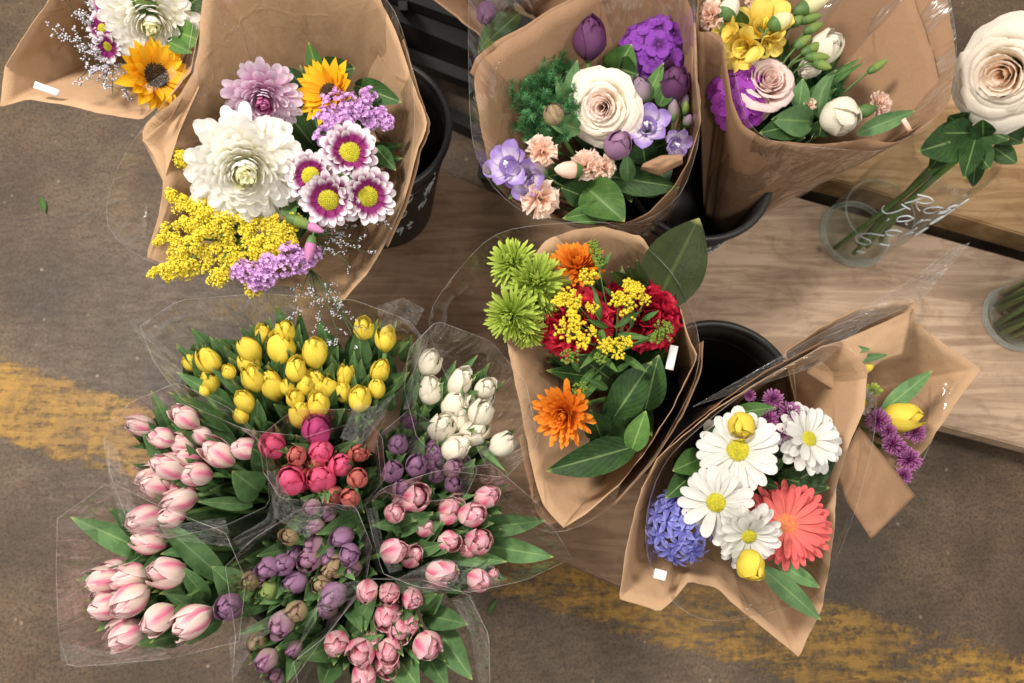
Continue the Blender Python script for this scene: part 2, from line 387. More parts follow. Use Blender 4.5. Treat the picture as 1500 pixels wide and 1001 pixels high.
M_['black'] = blackplastic()
M_['chalk'] = plain('white marker', (214, 222, 224), .7, .2, 300)
M_['sticker'] = plain('white paper label', (238, 234, 228), .6, .05, 90)
M_['metal'] = plain('staple wire', (190, 186, 178), .3, .1, 90, Metallic=1.0)
M_['iron'] = plain('black painted iron', (30, 28, 26), .5, .4, 50)
# ------------------------------------------------------------------ setting: floor, line, boards
def floor_mat():
    t = NT('worn floor'); oc = t.coord('Object', (1, 1, 1), rad(-14)); st = t.coord('Object', (2.0, 7, 1), rad(14))
    n1 = t.noise(3.2, 5, .62, oc); n2 = t.noise(14, 5, .65, st); n3 = t.noise(70, 4, .7, oc); n4 = t.noise(7, 6, .7, oc, .6)
    col = t.ramp(n1, [(.32, lin((62, 50, 38))), (.5, lin((94, 76, 57))), (.7, lin((128, 104, 78)))])
    col = t.mix(t.ramp(n2, [(.45, (0, 0, 0, 1)), (.72, (.4, .4, .4, 1))]), col, lin((52, 44, 36)))
    col = t.mix(t.ramp(n4, [(.58, (0, 0, 0, 1)), (.74, (.5, .5, .5, 1))]), col, lin((140, 120, 98)))
    n5 = t.noise(190, 3, .75, oc); col = t.mix(t.ramp(n5, [(.35, (.75, .75, .75, 1)), (.55, (0, 0, 0, 1))]), col, lin((44, 36, 28)))
    col = t.mix(t.math('MULTIPLY', n3, .6), col, t.mix(1, col, (.55, .53, .5, 1), 'MULTIPLY'))
    v = t.n('ShaderNodeTexVoronoi'); v.inputs['Scale'].default_value = 22; t.l(oc, v.inputs['Vector'])
    sp = t.ramp(v.outputs['Distance'], [(.035, (.5, .5, .5, 1)), (.085, (0, 0, 0, 1))])
    col = t.mix(sp, col, lin((168, 148, 126)))
    return t.done(t.pbr(col, t.math('ADD', t.math('MULTIPLY', n2, .35), .35), .35, t.bump(t.math('ADD', n3, n4), .35, .003)))
mb = MB(); mb.add(([(-4, -4, 0), (4, -4, 0), (4, 4, 0), (-4, 4, 0)], [(0, 1, 2, 3)], [(0, 0), (1, 0), (1, 1), (0, 1)]))
tag(link('floor', mb.mesh('floor', [floor_mat()], False)), kind='structure')
def paint_mat():
    t = NT('worn yellow paint'); oc = t.coord('Object', (1, 1, 1), rad(-14)); st = t.coord('Object', (1.0, 5, 1), rad(15))
    n1 = t.noise(11, 6, .72, st); n2 = t.noise(85, 4, .72, oc); n3 = t.noise(4, 3, .6, oc)
    col = t.mix(n2, lin((200, 152, 60)), lin((144, 108, 50)))
    col = t.mix(t.ramp(t.noise(16, 5, .7, oc, .6), [(.42, (0, 0, 0, 1)), (.66, (.7, .7, .7, 1))]), col, lin((104, 80, 48)))
    k = t.math('ADD', t.math('MULTIPLY', n1, .55), t.math('ADD', t.math('MULTIPLY', n2, .38), t.math('MULTIPLY', n3, .22)))
    u, v = t.uv(); e = t.math('MULTIPLY', t.math('POWER', t.math('MULTIPLY', t.math('ABSOLUTE', t.math('SUBTRACT', v, .5)), 2.0), 6.0), .12)
    k = t.math('SUBTRACT', k, e)
    a = t.ramp(k, [(.50, (0, 0, 0, 1)), (.62, (.8, .8, .8, 1))])
    tp = t.n('ShaderNodeBsdfTransparent')
    return t.done(t.mixs(a, tp.outputs[0], t.pbr(col, .5, .35, t.bump(n2, .3, .002))))
a, b = P(-200, 462, 0), P(1700, 1016, 0); c, d = P(-200, 590, 0), P(1500, 1112, 0)
rows = []
for i in range(2):
    rows.append([(p.x, p.y, .0025) for p in [(c.lerp(d, j/60) if i == 0 else a.lerp(b, j/60)) for j in range(61)]])
tag(link('floor_line', MB().add(grid(rows)).mesh('floor_line', [paint_mat()], False)), kind='structure')

def wood_mat(name, c1, c2, c3, rot):
    t = NT(name); oc = t.coord('Object', (1, 1, 1), rot); st = t.coord('Object', (1.0, 10, 6), rot)
    n1 = t.noise(4.0, 5, .6, st, 1.6); n2 = t.noise(3.2, 5, .62, oc, .4); n3 = t.noise(50, 4, .7, st); n4 = t.noise(17, 5, .7, oc, 1.0)
    col = t.mix(n2, lin(c1), lin(c2))
    col = t.mix(t.ramp(n1, [(.40, (0, 0, 0, 1)), (.58, (.7, .7, .7, 1))]), col, lin(c3))
    col = t.mix(t.math('MULTIPLY', n3, .45), col, t.mix(1, col, (.7, .66, .62, 1), 'MULTIPLY'))
    col = t.mix(t.ramp(n4, [(.52, (0, 0, 0, 1)), (.70, (.6, .6, .6, 1))]), col, t.mix(1, col, (.55, .5, .46, 1), 'MULTIPLY'))
    v = t.n('ShaderNodeTexVoronoi'); v.inputs['Scale'].default_value = 7; t.l(oc, v.inputs['Vector'])
    col = t.mix(t.ramp(v.outputs['Distance'], [(.03, (.8, .8, .8, 1)), (.07, (0, 0, 0, 1))]), col, lin((70, 48, 34)))
    return t.done(t.pbr(col, .62, .25, t.bump(t.math('ADD', n3, n1), .25, .002)))
def board(name, px, z, th, mat, label):
    top = [P(x, y, z) for x, y in px]; base = sum((Vector((q.x, q.y, z-th)) for q in top), Vector())/len(top)
    mb = MB(); n = len(top)
    import bmesh
    bm = bmesh.new()
    tv = [bm.verts.new(q-base) for q in top]; bv = [bm.verts.new(q-base-Vector((0, 0, th))) for q in top]
    bm.faces.new(tv); bm.faces.new(list(reversed(bv)))
    for i in range(n): bm.faces.new((tv[i], bv[i], bv[(i+1) % n], tv[(i+1) % n]))
    bmesh.ops.recalc_face_normals(bm, faces=bm.faces)
    bmesh.ops.bevel(bm, geom=bm.edges[:], offset=.003, segments=2, affect='EDGES')
    me = bpy.data.meshes.new(name); bm.to_mesh(me); bm.free(); me.materials.append(mat)
    for p in me.polygons: p.use_smooth = False
    return tag(link(name, me, None, Matrix.Translation(base)), label, 'board')
ZL, ZM = .06, .10
wl = wood_mat('worn plywood', (164, 136, 110), (142, 114, 88), (118, 91, 68), rad(23))
wm = wood_mat('pale plywood', (196, 170, 145), (172, 146, 121), (138, 112, 90), rad(14))
wu = wood_mat('pine plank', (196, 164, 122), (176, 140, 98), (150, 112, 72), rad(14))
board('wood_board', [(432, 155), (700, 272), (1190, 480), (965, 884), (930, 868), (432, 650)], ZL, .055, wl, 'wide worn brown plywood board under the middle bucket and the left chalked bucket')
board('wood_board', [(905, 214), (1172, 290), (1640, 422), (1640, 691), (1370, 621), (905, 500)], ZM, .037, wm, 'pale plywood board carrying the glass vases at right')
board('wood_board', [(1010, 212), (1232, 266), (1640, 385), (1640, 196), (1010, 30)], ZM+.004, .06, wu, 'honey pine plank beyond the dark gap, behind the rose vase')
# dark iron rack behind the buckets
rk = thing('iron_rack', P(640, 60, 0), 'black iron rack in the shadow behind the left chalked bucket', 'rack')
def bar(parent, name, a, b, r):
    c = W[parent.name].translation
    d = (b-a).normalized(); s = d.orthogonal().normalized(); s = Vector((d.y, -d.x, 0)).normalized() if abs(d.z) < .9 else s; u = d.cross(s)
    v = []; f = [(0, 1, 2, 3), (7, 6, 5, 4), (0, 4, 5, 1), (1, 5, 6, 2), (2, 6, 7, 3), (3, 7, 4, 0)]
    for q in (a, b):
        for i, j in ((-1, -1), (1, -1), (1, 1), (-1, 1)): v.append(q-c+s*i*r+u*j*r)
    o = link(name, MB().add((v, f, [(0, 0)]*8)).mesh(name, [M_['iron']], False), parent, Matrix.Translation(c)); return o
bar(rk, 'rail', P(520, -30, .10), P(760, 58, .10), .012)
bar(rk, 'rail', P(540, 62, .06), P(745, 140, .06), .012)
bar(rk, 'rail', P(615, 150, .03), P(730, 205, .03), .012)
bar(rk, 'post', P(573, 40, .0), P(573, 40, .30), .012)
bar(rk, 'post', P(712, 250, .0), P(712, 250, .16), .014)
bar(rk, 'post', P(590, 8, .0), P(590, 8, .16), .008)
bar(rk, 'shelf', P(520, -10, .02), P(760, 90, .02), .06)

# ------------------------------------------------------------------ buckets and vases
STROKES = {
 'R': [[(0, 0), (.12, .5), (.2, 1)], [(-.1, .85), (.3, 1.05), (.62, .9), (.5, .6), (.15, .5)], [(.2, .5), (.45, .2), (.75, .02)]],
 'o': [[(.35, .6), (.08, .45), (.05, .15), (.3, 0), (.55, .15), (.5, .5), (.3, .6), (.6, .55)]],
 's': [[(.5, .6), (.25, .65), (.12, .45), (.4, .3), (.38, .05), (.1, .0), (.05, .15), (.5, .25)]],
 'e': [[(.08, .28), (.45, .35), (.42, .58), (.18, .58), (.06, .25), (.25, 0), (.6, .12)]],
 'J': [[(.3, 1), (.75, 1.02)], [(.55, 1), (.5, .4), (.35, 0), (.1, .02), (.0, .25)]],
 'a': [[(.5, .55), (.2, .6), (.05, .25), (.2, 0), (.45, .3), (.5, .55), (.5, .1), (.65, .02)]],
 'r': [[(.1, .6), (.14, .0)], [(.13, .35), (.3, .58), (.5, .55)]],
 'd': [[(.5, .5), (.2, .58), (.05, .25), (.2, 0), (.45, .25), (.6, 1.1)], [(.52, .4), (.5, .1), (.65, 0)]],
 'i': [[(.15, .55), (.2, 0)], [(.14, .8), (.17, .84)]],
 'n': [[(.08, .58), (.1, 0)], [(.1, .3), (.3, .58), (.45, .45), (.48, 0)]],
 'h': [[(.15, 1.1), (.08, 0)], [(.1, .3), (.32, .58), (.45, .4), (.48, 0)]],
 'u': [[(.08, .58), (.12, .1), (.3, .0), (.48, .3), (.5, .58), (.52, 0)]],
 '0': [[(.3, 1), (.02, .6), (.05, .15), (.35, 0), (.62, .3), (.58, .8), (.3, 1)]],
 '#': [[(.2, -.25), (.35, 1.25)], [(.5, -.2), (.65, 1.4)], [(0, .3), (.8, .45)], [(.05, .65), (.85, .8)]],
 'T': [[(0, .95), (.7, 1)], [(.35, .97), (.3, 0)]],
 'X': [[(0, 0), (.6, .95)], [(.05, .95), (.6, 0)]],
 'B': [[(.1, 1), (.08, 0)], [(-.1, .95), (.45, 1), (.5, .7), (.12, .55), (.6, .45), (.5, .05), (.0, 0)]],
 'q': [[(.5, .6), (.2, .6), (.1, .3), (.4, .3), (.52, .6), (.42, -.5)]],
 't': [[(.25, .95), (.2, .05), (.45, 0)], [(0, .6), (.5, .65)]],
 'f': [[(.5, 1.1), (.3, 1.0), (.15, -.4)], [(.0, .5), (.45, .55)]],
 'l': [[(.1, 0), (.3, 1.1), (.1, 1.0), (.15, 0), (.35, .05)]],
 'w': [[(.05, .55), (.15, 0), (.32, .45), (.45, 0), (.62, .58)]],
 '6': [[(.6, 1.1), (.2, .8), (.02, .3), (.25, 0), (.6, .15), (.5, .45), (.1, .35)]],
 '*': [[(.0, .2), (.5, .6)], [(.1, .6), (.4, .1)], [(.0, .4), (.55, .35)]],
 "'": [[(.2, 1.1), (.25, .9)]], '-': [[(.1, .5), (.5, .5)]], ' ': []}
def lettering(parent, rows, rad_at, r=.0011, name='letter'):
    """rows: (text, azimuth of the first letter, height, size, slant); rad_at(z) = outer radius"""
    for text, az, z, size, slope in rows:
        x = 0
        for ch in text:
            mb = MB()
            for stk in STROKES[ch]:
                pts = []
                for (u, v) in catmull([(q[0], q[1]) for q in stk], 5):
                    uu = x+(u+.18*v)*size*.85; zz = z+v*size+slope*uu
                    R = rad_at(zz)+.0008; a = az+uu/R
                    pts.append((R*math.cos(a), R*math.sin(a), zz))
                mb.tube(pts, r, r*.8, 5)
            x += size*.66
            if mb.v: child(name, mb.mesh(name, [M_['chalk']]), parent, Matrix.Identity(4))
def bucket(px, py, z0, h, rt, rb, label, rows=None, spin=0):
    base = P(px, py, z0)
    o = thing('flower_bucket', base, label, 'bucket', 'black flower buckets')
    t = .0025
    prof = [(0, .002), (rb-.004, .001), (rb, .005)]+[(rb+(rt-rb)*k/8, .005+(h-.010)*k/8) for k in range(1, 9)]
    prof += [(rt-t, h-.005)]+[(rt-t+(rb-rt)*k/8, h-.005-(h-.012)*k/8) for k in range(1, 9)]+[(0, .007)]
    child('pail', MB().add(lathe(prof, 64)).mesh('pail', [M_['black']]), o, Matrix.Identity(4))
    lip = [(rt-t-.001+.0065*(1-math.cos(a))*.9, h-.004+.0065*math.sin(a)) for a in [k*2*PI/12 for k in range(13)]]
    child('rim', MB().add(lathe(lip, 64)).mesh('rim', [M_['black']]), o, Matrix.Identity(4))
    rr = [(rb+(rt-rb)*.8+.003*math.sin(a)*1, h*.8+.003*math.cos(a)) for a in [k*2*PI/8 for k in range(9)]]
    child('band', MB().add(lathe(rr, 64)).mesh('band', [M_['black']]), o, Matrix.Identity(4))
    if rows: lettering(o, rows, lambda z: rb+(rt-rb)*z/h)
    return o
bucket(562, 300, ZL, .285, .112, .088, 'black plastic bucket with chalked # 0 TX Bqt behind the lilac mum bouquet',
       [('0', rad(-66), .205, .030, 0), ('#', rad(-44), .185, .036, 0), ('0', rad(-72), .150, .030, 0), ('TX', rad(-50), .142, .016, .25), ('Bqt', rad(-86), .078, .030, .12)])
bucket(968, 338, ZM, .235, .112, .088, 'black plastic bucket with chalked script under the pink and violet bouquets',
       [('onhou', rad(-86), .150, .024, .10), ('flow', rad(-86), .112, .022, .10)])
bucket(985, 632, ZL, .26, .114, .09, 'black plastic bucket between the orange bouquet and the daisy bouquet')
bucket(500, 800, .0, .25, .13, .10, 'black plastic bucket hidden under the cellophane tulip bunches')

def vase(px, py, z0, h, r, label, wl, rows=None):
    base = P(px, py, z0); o = thing('glass_vase', base, label, 'vase', 'clear glass vases')
    t = .0035
    prof = [(0, .001), (r-.006, .0005), (r-.001, .004), (r, .012)]+[(r+.004*k/8, .012+(h-.014)*k/8) for k in range(1, 9)]
    prof += [(r+.003, h), (r+.004-t, h-.002)]+[(r-t+.004*(8-k)/8, h-.002-(h-.022)*k/8) for k in range(1, 9)]+[(r-.012, .014), (0, .012)]
    child('glass', MB().add(lathe(prof, 64)).mesh('glass', [M_['glass']]), o, Matrix.Identity(4))
    wp = [(0, .0145), (r-.013, .0165), (r-t-.0008, .022), (r-t-.0006, wl-.001), (r-t-.004, wl), (0, wl)]
    child('water', MB().add(lathe(wp, 64)).mesh('water', [M_['water']]), o, Matrix.Identity(4))
    fr = [(r-.005+.0048*math.cos(a), .006+.0052*math.sin(a)) for a in [k*2*PI/10 for k in range(11)]]
    child('foot', MB().add(lathe(fr, 64)).mesh('foot', [M_['foot']]), o, Matrix.Identity(4))
    ring = [(r-t-.0012+.0012*math.cos(a), wl+.0012*math.sin(a)) for a in [k*2*PI/8 for k in range(9)]]
    child('waterline', MB().add(lathe(ring, 64)).mesh('waterline', [M_['foot']]), o, Matrix.Identity(4))
    if rows: lettering(o, rows, lambda z: r+.004*z/h, .0013)
    return o
V1 = vase(1250, 345, ZM, .33, .066, 'clear glass vase with white handwriting holding one cream rose', .10,
     [('Rose', rad(-130), .248, .040, 0), ('Jard', rad(-146), .200, .042, .0), ("'oha", rad(-138), .152, .038, 0), ('6-', rad(-140), .092, .050, 0), ('*', rad(-120), .06, .024, 0)])
V2 = vase(1484, 468, ZM, .36, .062, 'glass vase crowded with green stems at the right edge', .15)
# ------------------------------------------------------------------ petal shapes
CACHE = {}
def petal(L, Wd, prof='strap', cup=.2, bend=0.0, ruffle=0.0, nu=5, nv=7, notch=0.0, base=.35, seed=0, channel=0.0):
    """strip along +Y from the origin, upper side +Z; bend = total upward turning angle; cup lifts the margins"""
    rows = []; y = z = 0.0; th = 0.0; vv = lambda i: 1-(1-i/(nv-1))**1.75
    for i in range(nv):
        v = vv(i); ds = L*(vv(i+1)-v) if i < nv-1 else 0
        if prof == 'strap': s = (base+(1-base)*min(1, v*2.2))*(1 if v < .72 else math.sqrt(max(0, 1-((v-.72)/.28)**2))*.96+.04)
        elif prof == 'point': s = (base+(1-base)*math.sin(min(1, v*1.9)*PI/2))*(1 if v < .5 else max(.03, 1-((v-.5)/.5)**1.7))
        elif prof == 'fan': s = .12+.88*v**.8
        elif prof == 'round': s = (base+(1-base)*math.sin(min(1, v*1.5)*PI/2))*(1 if v < .66 else math.sqrt(max(.0, 1-((v-.66)/.34)**2))*.93+.07)
        row = []
        for j in range(nu):
            u = -1+2*j/(nu-1); w = u*Wd/2*s
            c = cup*Wd/2*s*(u*u)
            if ruffle: c += ruffle*Wd*v*math.sin(u*5.5+seed*2.1+v*3)+ruffle*.6*Wd*v*nz(u*2.3+seed*7.7, v*2, seed)
            cc = channel*Wd*s*(1-abs(u))*-1
            yy = y-(notch*L*abs(math.cos(u*PI*1.5)) if i == nv-1 else 0)
            row.append((w, yy-(c+cc)*math.sin(th), z+(c+cc)*math.cos(th)))
        rows.append(row)
        th += bend*ds/L; y += ds*math.cos(th); z += ds*math.sin(th)
    return grid(rows)
def cached(key, fn):
    if key not in CACHE: CACHE[key] = fn()
    return CACHE[key]
def pmesh(mat, *a, **k):
    key = ('petal', mat, a, tuple(sorted(k.items())))
    return cached(key, lambda: MB().add(petal(*a, **k)).mesh('petal', [M_[mat]]))
def tulip_geom(A, L, openk, lean, k):
    rows = []; nv, nu = 10, 9
    for i in range(nv):
        v = i/(nv-1)
        r = .22+.78*math.sin(min(1, v/.48)*PI/2)**.8 if v < .48 else openk+(1-openk)*(math.cos((v-.48)/.52*PI/2)**.72)
        a = A*min(1, .6+v*1.3)*(1-v**4.6)**.5
        row = []
        for j in range(nu):
            u = -1+2*j/(nu-1); ph = u*a
            rr = r*(1+.10*(1-abs(u))**1.5*math.sin(v*PI)) + (.05+lean*v*v)*u*u*.6 + .05*nz(u*1.7+k*5, v*2.6, k)
            zz = L*(v-.02*u*u*(v > .8))+.09*nz(k*3.3+u*1.5, v*2)
            row.append((rr*math.sin(ph), rr*math.cos(ph), zz))
        rows.append(row)
    return grid(rows)
def stemmed(name, parent, p, ax, base, r, mat='stem', calyx=0.0, cz=0.0, sag=.35, spin=None):
    """the flower's own mesh: stem from its bouquet's foot to the head, and the calyx under the head; local Z = facing"""
    M = frame(p, ax, rnd.uniform(0, 6.28) if spin is None else spin); Mi = M.inverted()
    b = base+Vector((rnd.uniform(-.015, .015), rnd.uniform(-.015, .015), rnd.uniform(-.01, .01)))
    d = (p-b).length
    pts = [Mi @ q for q in bez(b, p-ax*d*sag, p+ax*cz, 8)]
    mb = MB().tube(pts, r*1.1, r, 6)
    if calyx:
        g = lathe([(0, -calyx*.9+cz), (calyx*.55, -calyx*.7+cz), (calyx, -.15*calyx+cz), (calyx*.9, .12*calyx+cz), (0, .15*calyx+cz)], 10); mb.add(g, None, 1)
    return link(name, mb.mesh(name, [M_[mat], M_['calyx']]), parent, M)
def tulip(parent, px, py, z, wpx, mat, ang, tilt, base, ratio=None, openk=None, name='tulip', label=None):
    p = P(px, py, z); ax = axis_at(p, ang, tilt); s = mpp(p)*wpx/2*(1 if ratio else .79)
    ratio = ratio or rnd.choice((1.6, 1.78, 1.95)); openk = openk if openk is not None else rnd.choice((.06, .14, .22, .36))
    L = ratio*2
    p0 = p-ax*s*L*.5
    o = stemmed(name, parent, p0, ax, base, .0034, 'stem', s*.34, .002)
    k = rnd.randint(0, 3)
    core = cached(('core', mat, ratio), lambda: MB().add(lathe([(.1, .1), (.6, L*.2), (.86, L*.45), (.76, L*.68), (.46, L*.86), (.02, L*.95)], 14)).mesh('heart', [M_[mat]]))
    child('heart', core, o, SC(s))
    for i in range(6):
        inner = i % 2
        A = rad(72 if not inner else 66)
        me = cached(('tul', mat, ratio, openk, inner, k), lambda: MB().add(tulip_geom(A, L*(1 if not inner else .97), openk*(1 if not inner else .7), .42 if not inner else .12, k+inner*3)).mesh('petal', [M_[mat]]))
        sc = s*(1.0 if not inner else .93)*rnd.uniform(.98, 1.03)
        child('petal', me, o, RZ(i*PI/3+rnd.uniform(-.08, .08)) @ RX(rnd.uniform(-.16, .06)) @ SC((sc*rnd.uniform(.92, 1.06), sc, s*rnd.uniform(.86, 1.06))))
    if label: o['label'] = label
    return o
def daisy(parent, px, py, z, dpx, ang, tilt, base, mat='daisy', n=19, wd=.30, disc='ddisc', dr=.26, el=8, rows=1, name='daisy', label=None, prof='strap', bend=-.15, notch=.03, dome=.5, spread=11, cup=.22):
    p = P(px, py, z); ax = axis_at(p, ang, tilt); R = mpp(p)*dpx/2
    o = stemmed(name, parent, p, ax, base, .0026, 'stem', R*dr*.75, -R*.03)
    for q in range(rows):
        for i in range(n):
            a = 2*PI*(i+q*.5)/n+rnd.uniform(-.06, .06)
            l = R*(1-.16*q)*rnd.uniform(.88, 1.05); k = rnd.randint(0, 3)
            me = pmesh(mat, 1.0-dr*.6, wd, prof, cup+.06*k, bend+.12*k-.12, 0.02, 5, 7, notch, .45, k)
            child('petal', me, o, RZ(a) @ T(0, R*dr*.6, q*R*.05) @ RX(rad(el+q*16+rnd.uniform(-spread, spread))) @ SC((l*rnd.uniform(.85, 1.15), l, l)))
    mb = MB(); rd = R*dr; N = 170                                   # disc florets on a dome
    mb.add(lathe([(rd*.98, -R*.04), (rd*.95, R*.02), (rd*.8, rd*dome*.55), (rd*.45, rd*dome*.9), (0, rd*dome)], 16))
    for i in range(N):
        f = math.sqrt((i+.5)/N); a = i*2.39996; x, y = rd*f*math.cos(a), rd*f*math.sin(a); zz = rd*dome*(1-f*f)+R*.01
        s = rd*.1; u = rnd.random()
        mb.add(([(x-s, y, zz), (x, y-s, zz), (x+s, y, zz), (x, y+s, zz), (x*1.04, y*1.04, zz+s*1.9)], [(0, 1, 4), (1, 2, 4), (2, 3, 4), (3, 0, 4)], [(u, 0)]*5))
    child('disc', mb.mesh('disc', [M_[disc]]), o, Matrix.Identity(4))
    if label: o['label'] = label
    return o
def mum(parent, px, py, z, dpx, ang, tilt, base, mat, matc, n=120, wd=.34, name='chrysanthemum', label=None, cup=.32, single=True, prof='strap', core=.28, up=86, low=-8, minl=.34, incurve=1.1, hgt=.42, nv=7, br=.10, lf=1.0):
    p = P(px, py, z); ax = axis_at(p, ang, tilt); R = mpp(p)*dpx/2
    o = stemmed(name, parent, p-ax*R*.2, ax, base, .0032, 'stem', R*.3, -R*.02)
    mb = MB()
    for i in range(n):
        f = (i+.5)/n; a = i*2.39996+rnd.uniform(-.16, .16); g = f**.75
        el = up+(low-up)*g; l = R*lf*(minl+(1-minl)*g**.9)*rnd.uniform(.86, 1.06)
        band = min(4, int(g*5)); k = rnd.randint(0, 1)
        bend = incurve*(1-band/4)+.12*k-.05; c = cup*(1-.10*band)
        m = matc if g < core else mat
        L_ = RZ(a) @ T(0, R*br*g, R*(hgt*.6)*(1-g)**1.2) @ RX(rad(el+rnd.uniform(-11, 11))) @ SC((l*rnd.uniform(.85, 1.15), l, l))
        args = (1.0, wd*((.8, 1.0, 1.1, 1.05, 1.0)[band]), prof, c, bend+.35, .015, 5, nv, 0.0, .5, k)
        if single: child('petal', pmesh(m, *args), o, L_)
        else: mb.add(petal(*args), L_, 0 if m == mat else 1)
    if not single:
        me = mb.mesh('petals', [M_[mat], M_[matc]]); child('petals', me, o, Matrix.Identity(4))
    if label: o['label'] = label
    return o
def carnation(parent, px, py, z, dpx, ang, tilt, base, mat, n=18, label=None, name='carnation', ruf=.11):
    p = P(px, py, z); ax = axis_at(p, ang, tilt); R = mpp(p)*dpx/2
    o = stemmed(name, parent, p-ax*R*.75, ax, base, .0022, 'stem', R*.34, R*.15)
    mb = MB()
    for i in range(n):
        f = (i+.5)/n; a = i*2.39996+rnd.uniform(-.2, .2); el = 84-74*f**.8
        l = R*(.92+.12*rnd.random())*(1.0 if f > .2 else 1.05)
        mb.add(petal(1.0, .95, 'fan', .1, -.5*f+.1, ruf, 11, 6, .07, .3, i), RZ(a) @ T(0, R*.02, R*.05) @ RX(rad(el+rnd.uniform(-6, 6))) @ SC(l))
    child('petals', mb.mesh('petals', [M_[mat]]), o, Matrix.Identity(4))
    if label: o['label'] = label
    return o
def rose(parent, px, py, z, dpx, ang, tilt, base, mat, matc, n=30, label=None, openf=1.0):
    p = P(px, py, z); ax = axis_at(p, ang, tilt); R = mpp(p)*dpx/2
    o = stemmed('rose', parent, p-ax*R*.75, ax, base, .004, 'stem', R*.26, -R*.02)
    for i in range(n):
        f = (i+.5)/n; az = i*2.39996+rnd.uniform(-.35, .35)
        r1 = (.09+.84*f**1.05)*rnd.uniform(.94, 1.06); H = (1.04-.50*f**1.3*openf)*rnd.uniform(.95, 1.05); A = rad(98-30*f); lip = (.02+.50*f**2.2)*openf
        rows = []
        nvv, nuu = 9, 9
        for a_ in range(nvv):
            v = a_/(nvv-1)
            rr = r1*(.34+.5*math.sin(min(1, v*1.15)*PI/2)**1.2)+lip*max(0, v-.6)**1.5*2.4
            zz = H*(math.sin(v*PI/2)**.9)-lip*max(0, v-.68)**2*4.0
            w_ = A*(.6+.4*math.sin(min(1, v*1.6)*PI/2))*(1 if v < .7 else math.sqrt(max(.04, 1-((v-.7)/.36)**2)))
            row = []
            for b_ in range(nuu):
                u = -1+2*b_/(nuu-1); ph = u*w_
                q = rr*(1+.07*u*(1 if i % 2 else -1)+.05*nz(u*1.6+i*3.1, v*2, 4))+.03*nz(u*3+i, v*3)*v
                row.append((q*math.sin(ph), q*math.cos(ph), zz+.05*v*nz(u*2.2+i*1.7, v, 2)))
            rows.append(row)
        me = MB().add(grid(rows)).mesh('petal', [M_[matc if f < .45 else mat]])
        child('petal', me, o, RZ(az) @ RX(rnd.uniform(-.09, .05)*f) @ SC((R*.92, R*.92, R*.85)))
    if label: o['label'] = label
    return o
def floretmesh(mat, n, L, wd, prof, el, bend, cup=.1, tube=.5, ruffle=.02, eye=None):
    def mk():
        mb = MB()
        for i in range(n): mb.add(petal(L, wd, prof, cup, bend, ruffle, 5, 6, 0, .35, i), RZ(2*PI*i/n) @ T(0, .08, 0) @ RX(rad(el)))
        mb.tube([(0, 0, -tube), (0, 0, .02)], .05, .11, 6, 0)
        return mb.mesh('floret', [M_[mat]])
    return cached(('flo', mat, n, L, wd, prof, el, bend), mk)
def cluster(name, parent, px, py, z, axx, base, me, n, rx, ry, rz, size, label=None, ang=90, tilt=15, up=.3, face=.2):
    """florets spread over an ellipsoid (sizes in photograph pixels)"""
    p = P(px, py, z); k = mpp(p); ax = axis_at(p, ang, tilt)
    M0 = frame(p, ax, 0)
    o = stemmed(name, parent, p, ax, base, .003, 'stem', k*rx*.2, 0, spin=0)
    for i in range(n):
        f = (i+.5)/n; ct = 1-f*(1-up); st = math.sqrt(max(0, 1-ct*ct)); a = i*2.39996+rnd.uniform(-.2, .2)
        d = Vector((st*math.cos(a), st*math.sin(a), ct))
        q = Vector((d.x*rx*k, d.y*ry*k, d.z*rz*k))
        nd = (d+Vector((rnd.uniform(-.25, .25), rnd.uniform(-.25, .25), face))).normalized()
        child('floret', me, o, frame(q, nd, rnd.uniform(0, 6.28)) @ SC(size*k*rnd.uniform(.85, 1.1)))
        if True:
            pass
    if label: o['label'] = label
    return o
def freesia(parent, px, py, z, dpx, ang, tilt, base, mat, label=None, opened=1.0):
    p = P(px, py, z); ax = axis_at(p, ang, tilt); R = mpp(p)*dpx/2
    o = stemmed('freesia', parent, p-ax*R*1.1, ax, base, .0018, 'stem', R*.16, .0)
    mb = MB(); mb.add(lathe([(R*.1, 0), (R*.16, R*.3), (R*.3, R*.75), (R*.4, R*1.0)], 12)); child('throat', mb.mesh('throat', [M_[mat]]), o, Matrix.Identity(4))
    for i in range(6):
        inn = i % 2; k = rnd.randint(0, 3)
        me = pmesh(mat, 1.0, .82, 'round', .45+.05*k, .25-.55*opened*(.6+.1*k), .03, 7, 8, 0.0, .45, k)
        child('petal', me, o, RZ(i*PI/3+rnd.uniform(-.1, .1)) @ T(0, R*.22, R*.6) @ RX(rad(58-20*opened*(1-inn*.3)+rnd.uniform(-8, 8))) @ SC(R*(.92 if inn else 1.0)))
    for i in range(3):
        mb = MB().tube([(0, 0, R*.5), (R*.06*math.cos(i*2.1), R*.06*math.sin(i*2.1), R*1.25)], R*.03, R*.045, 5)
        child('stamen', mb.mesh('stamen', [M_['sticker' if mat == 'fre' else 'gold']]), o, Matrix.Identity(4))
    if label: o['label'] = label
    return o
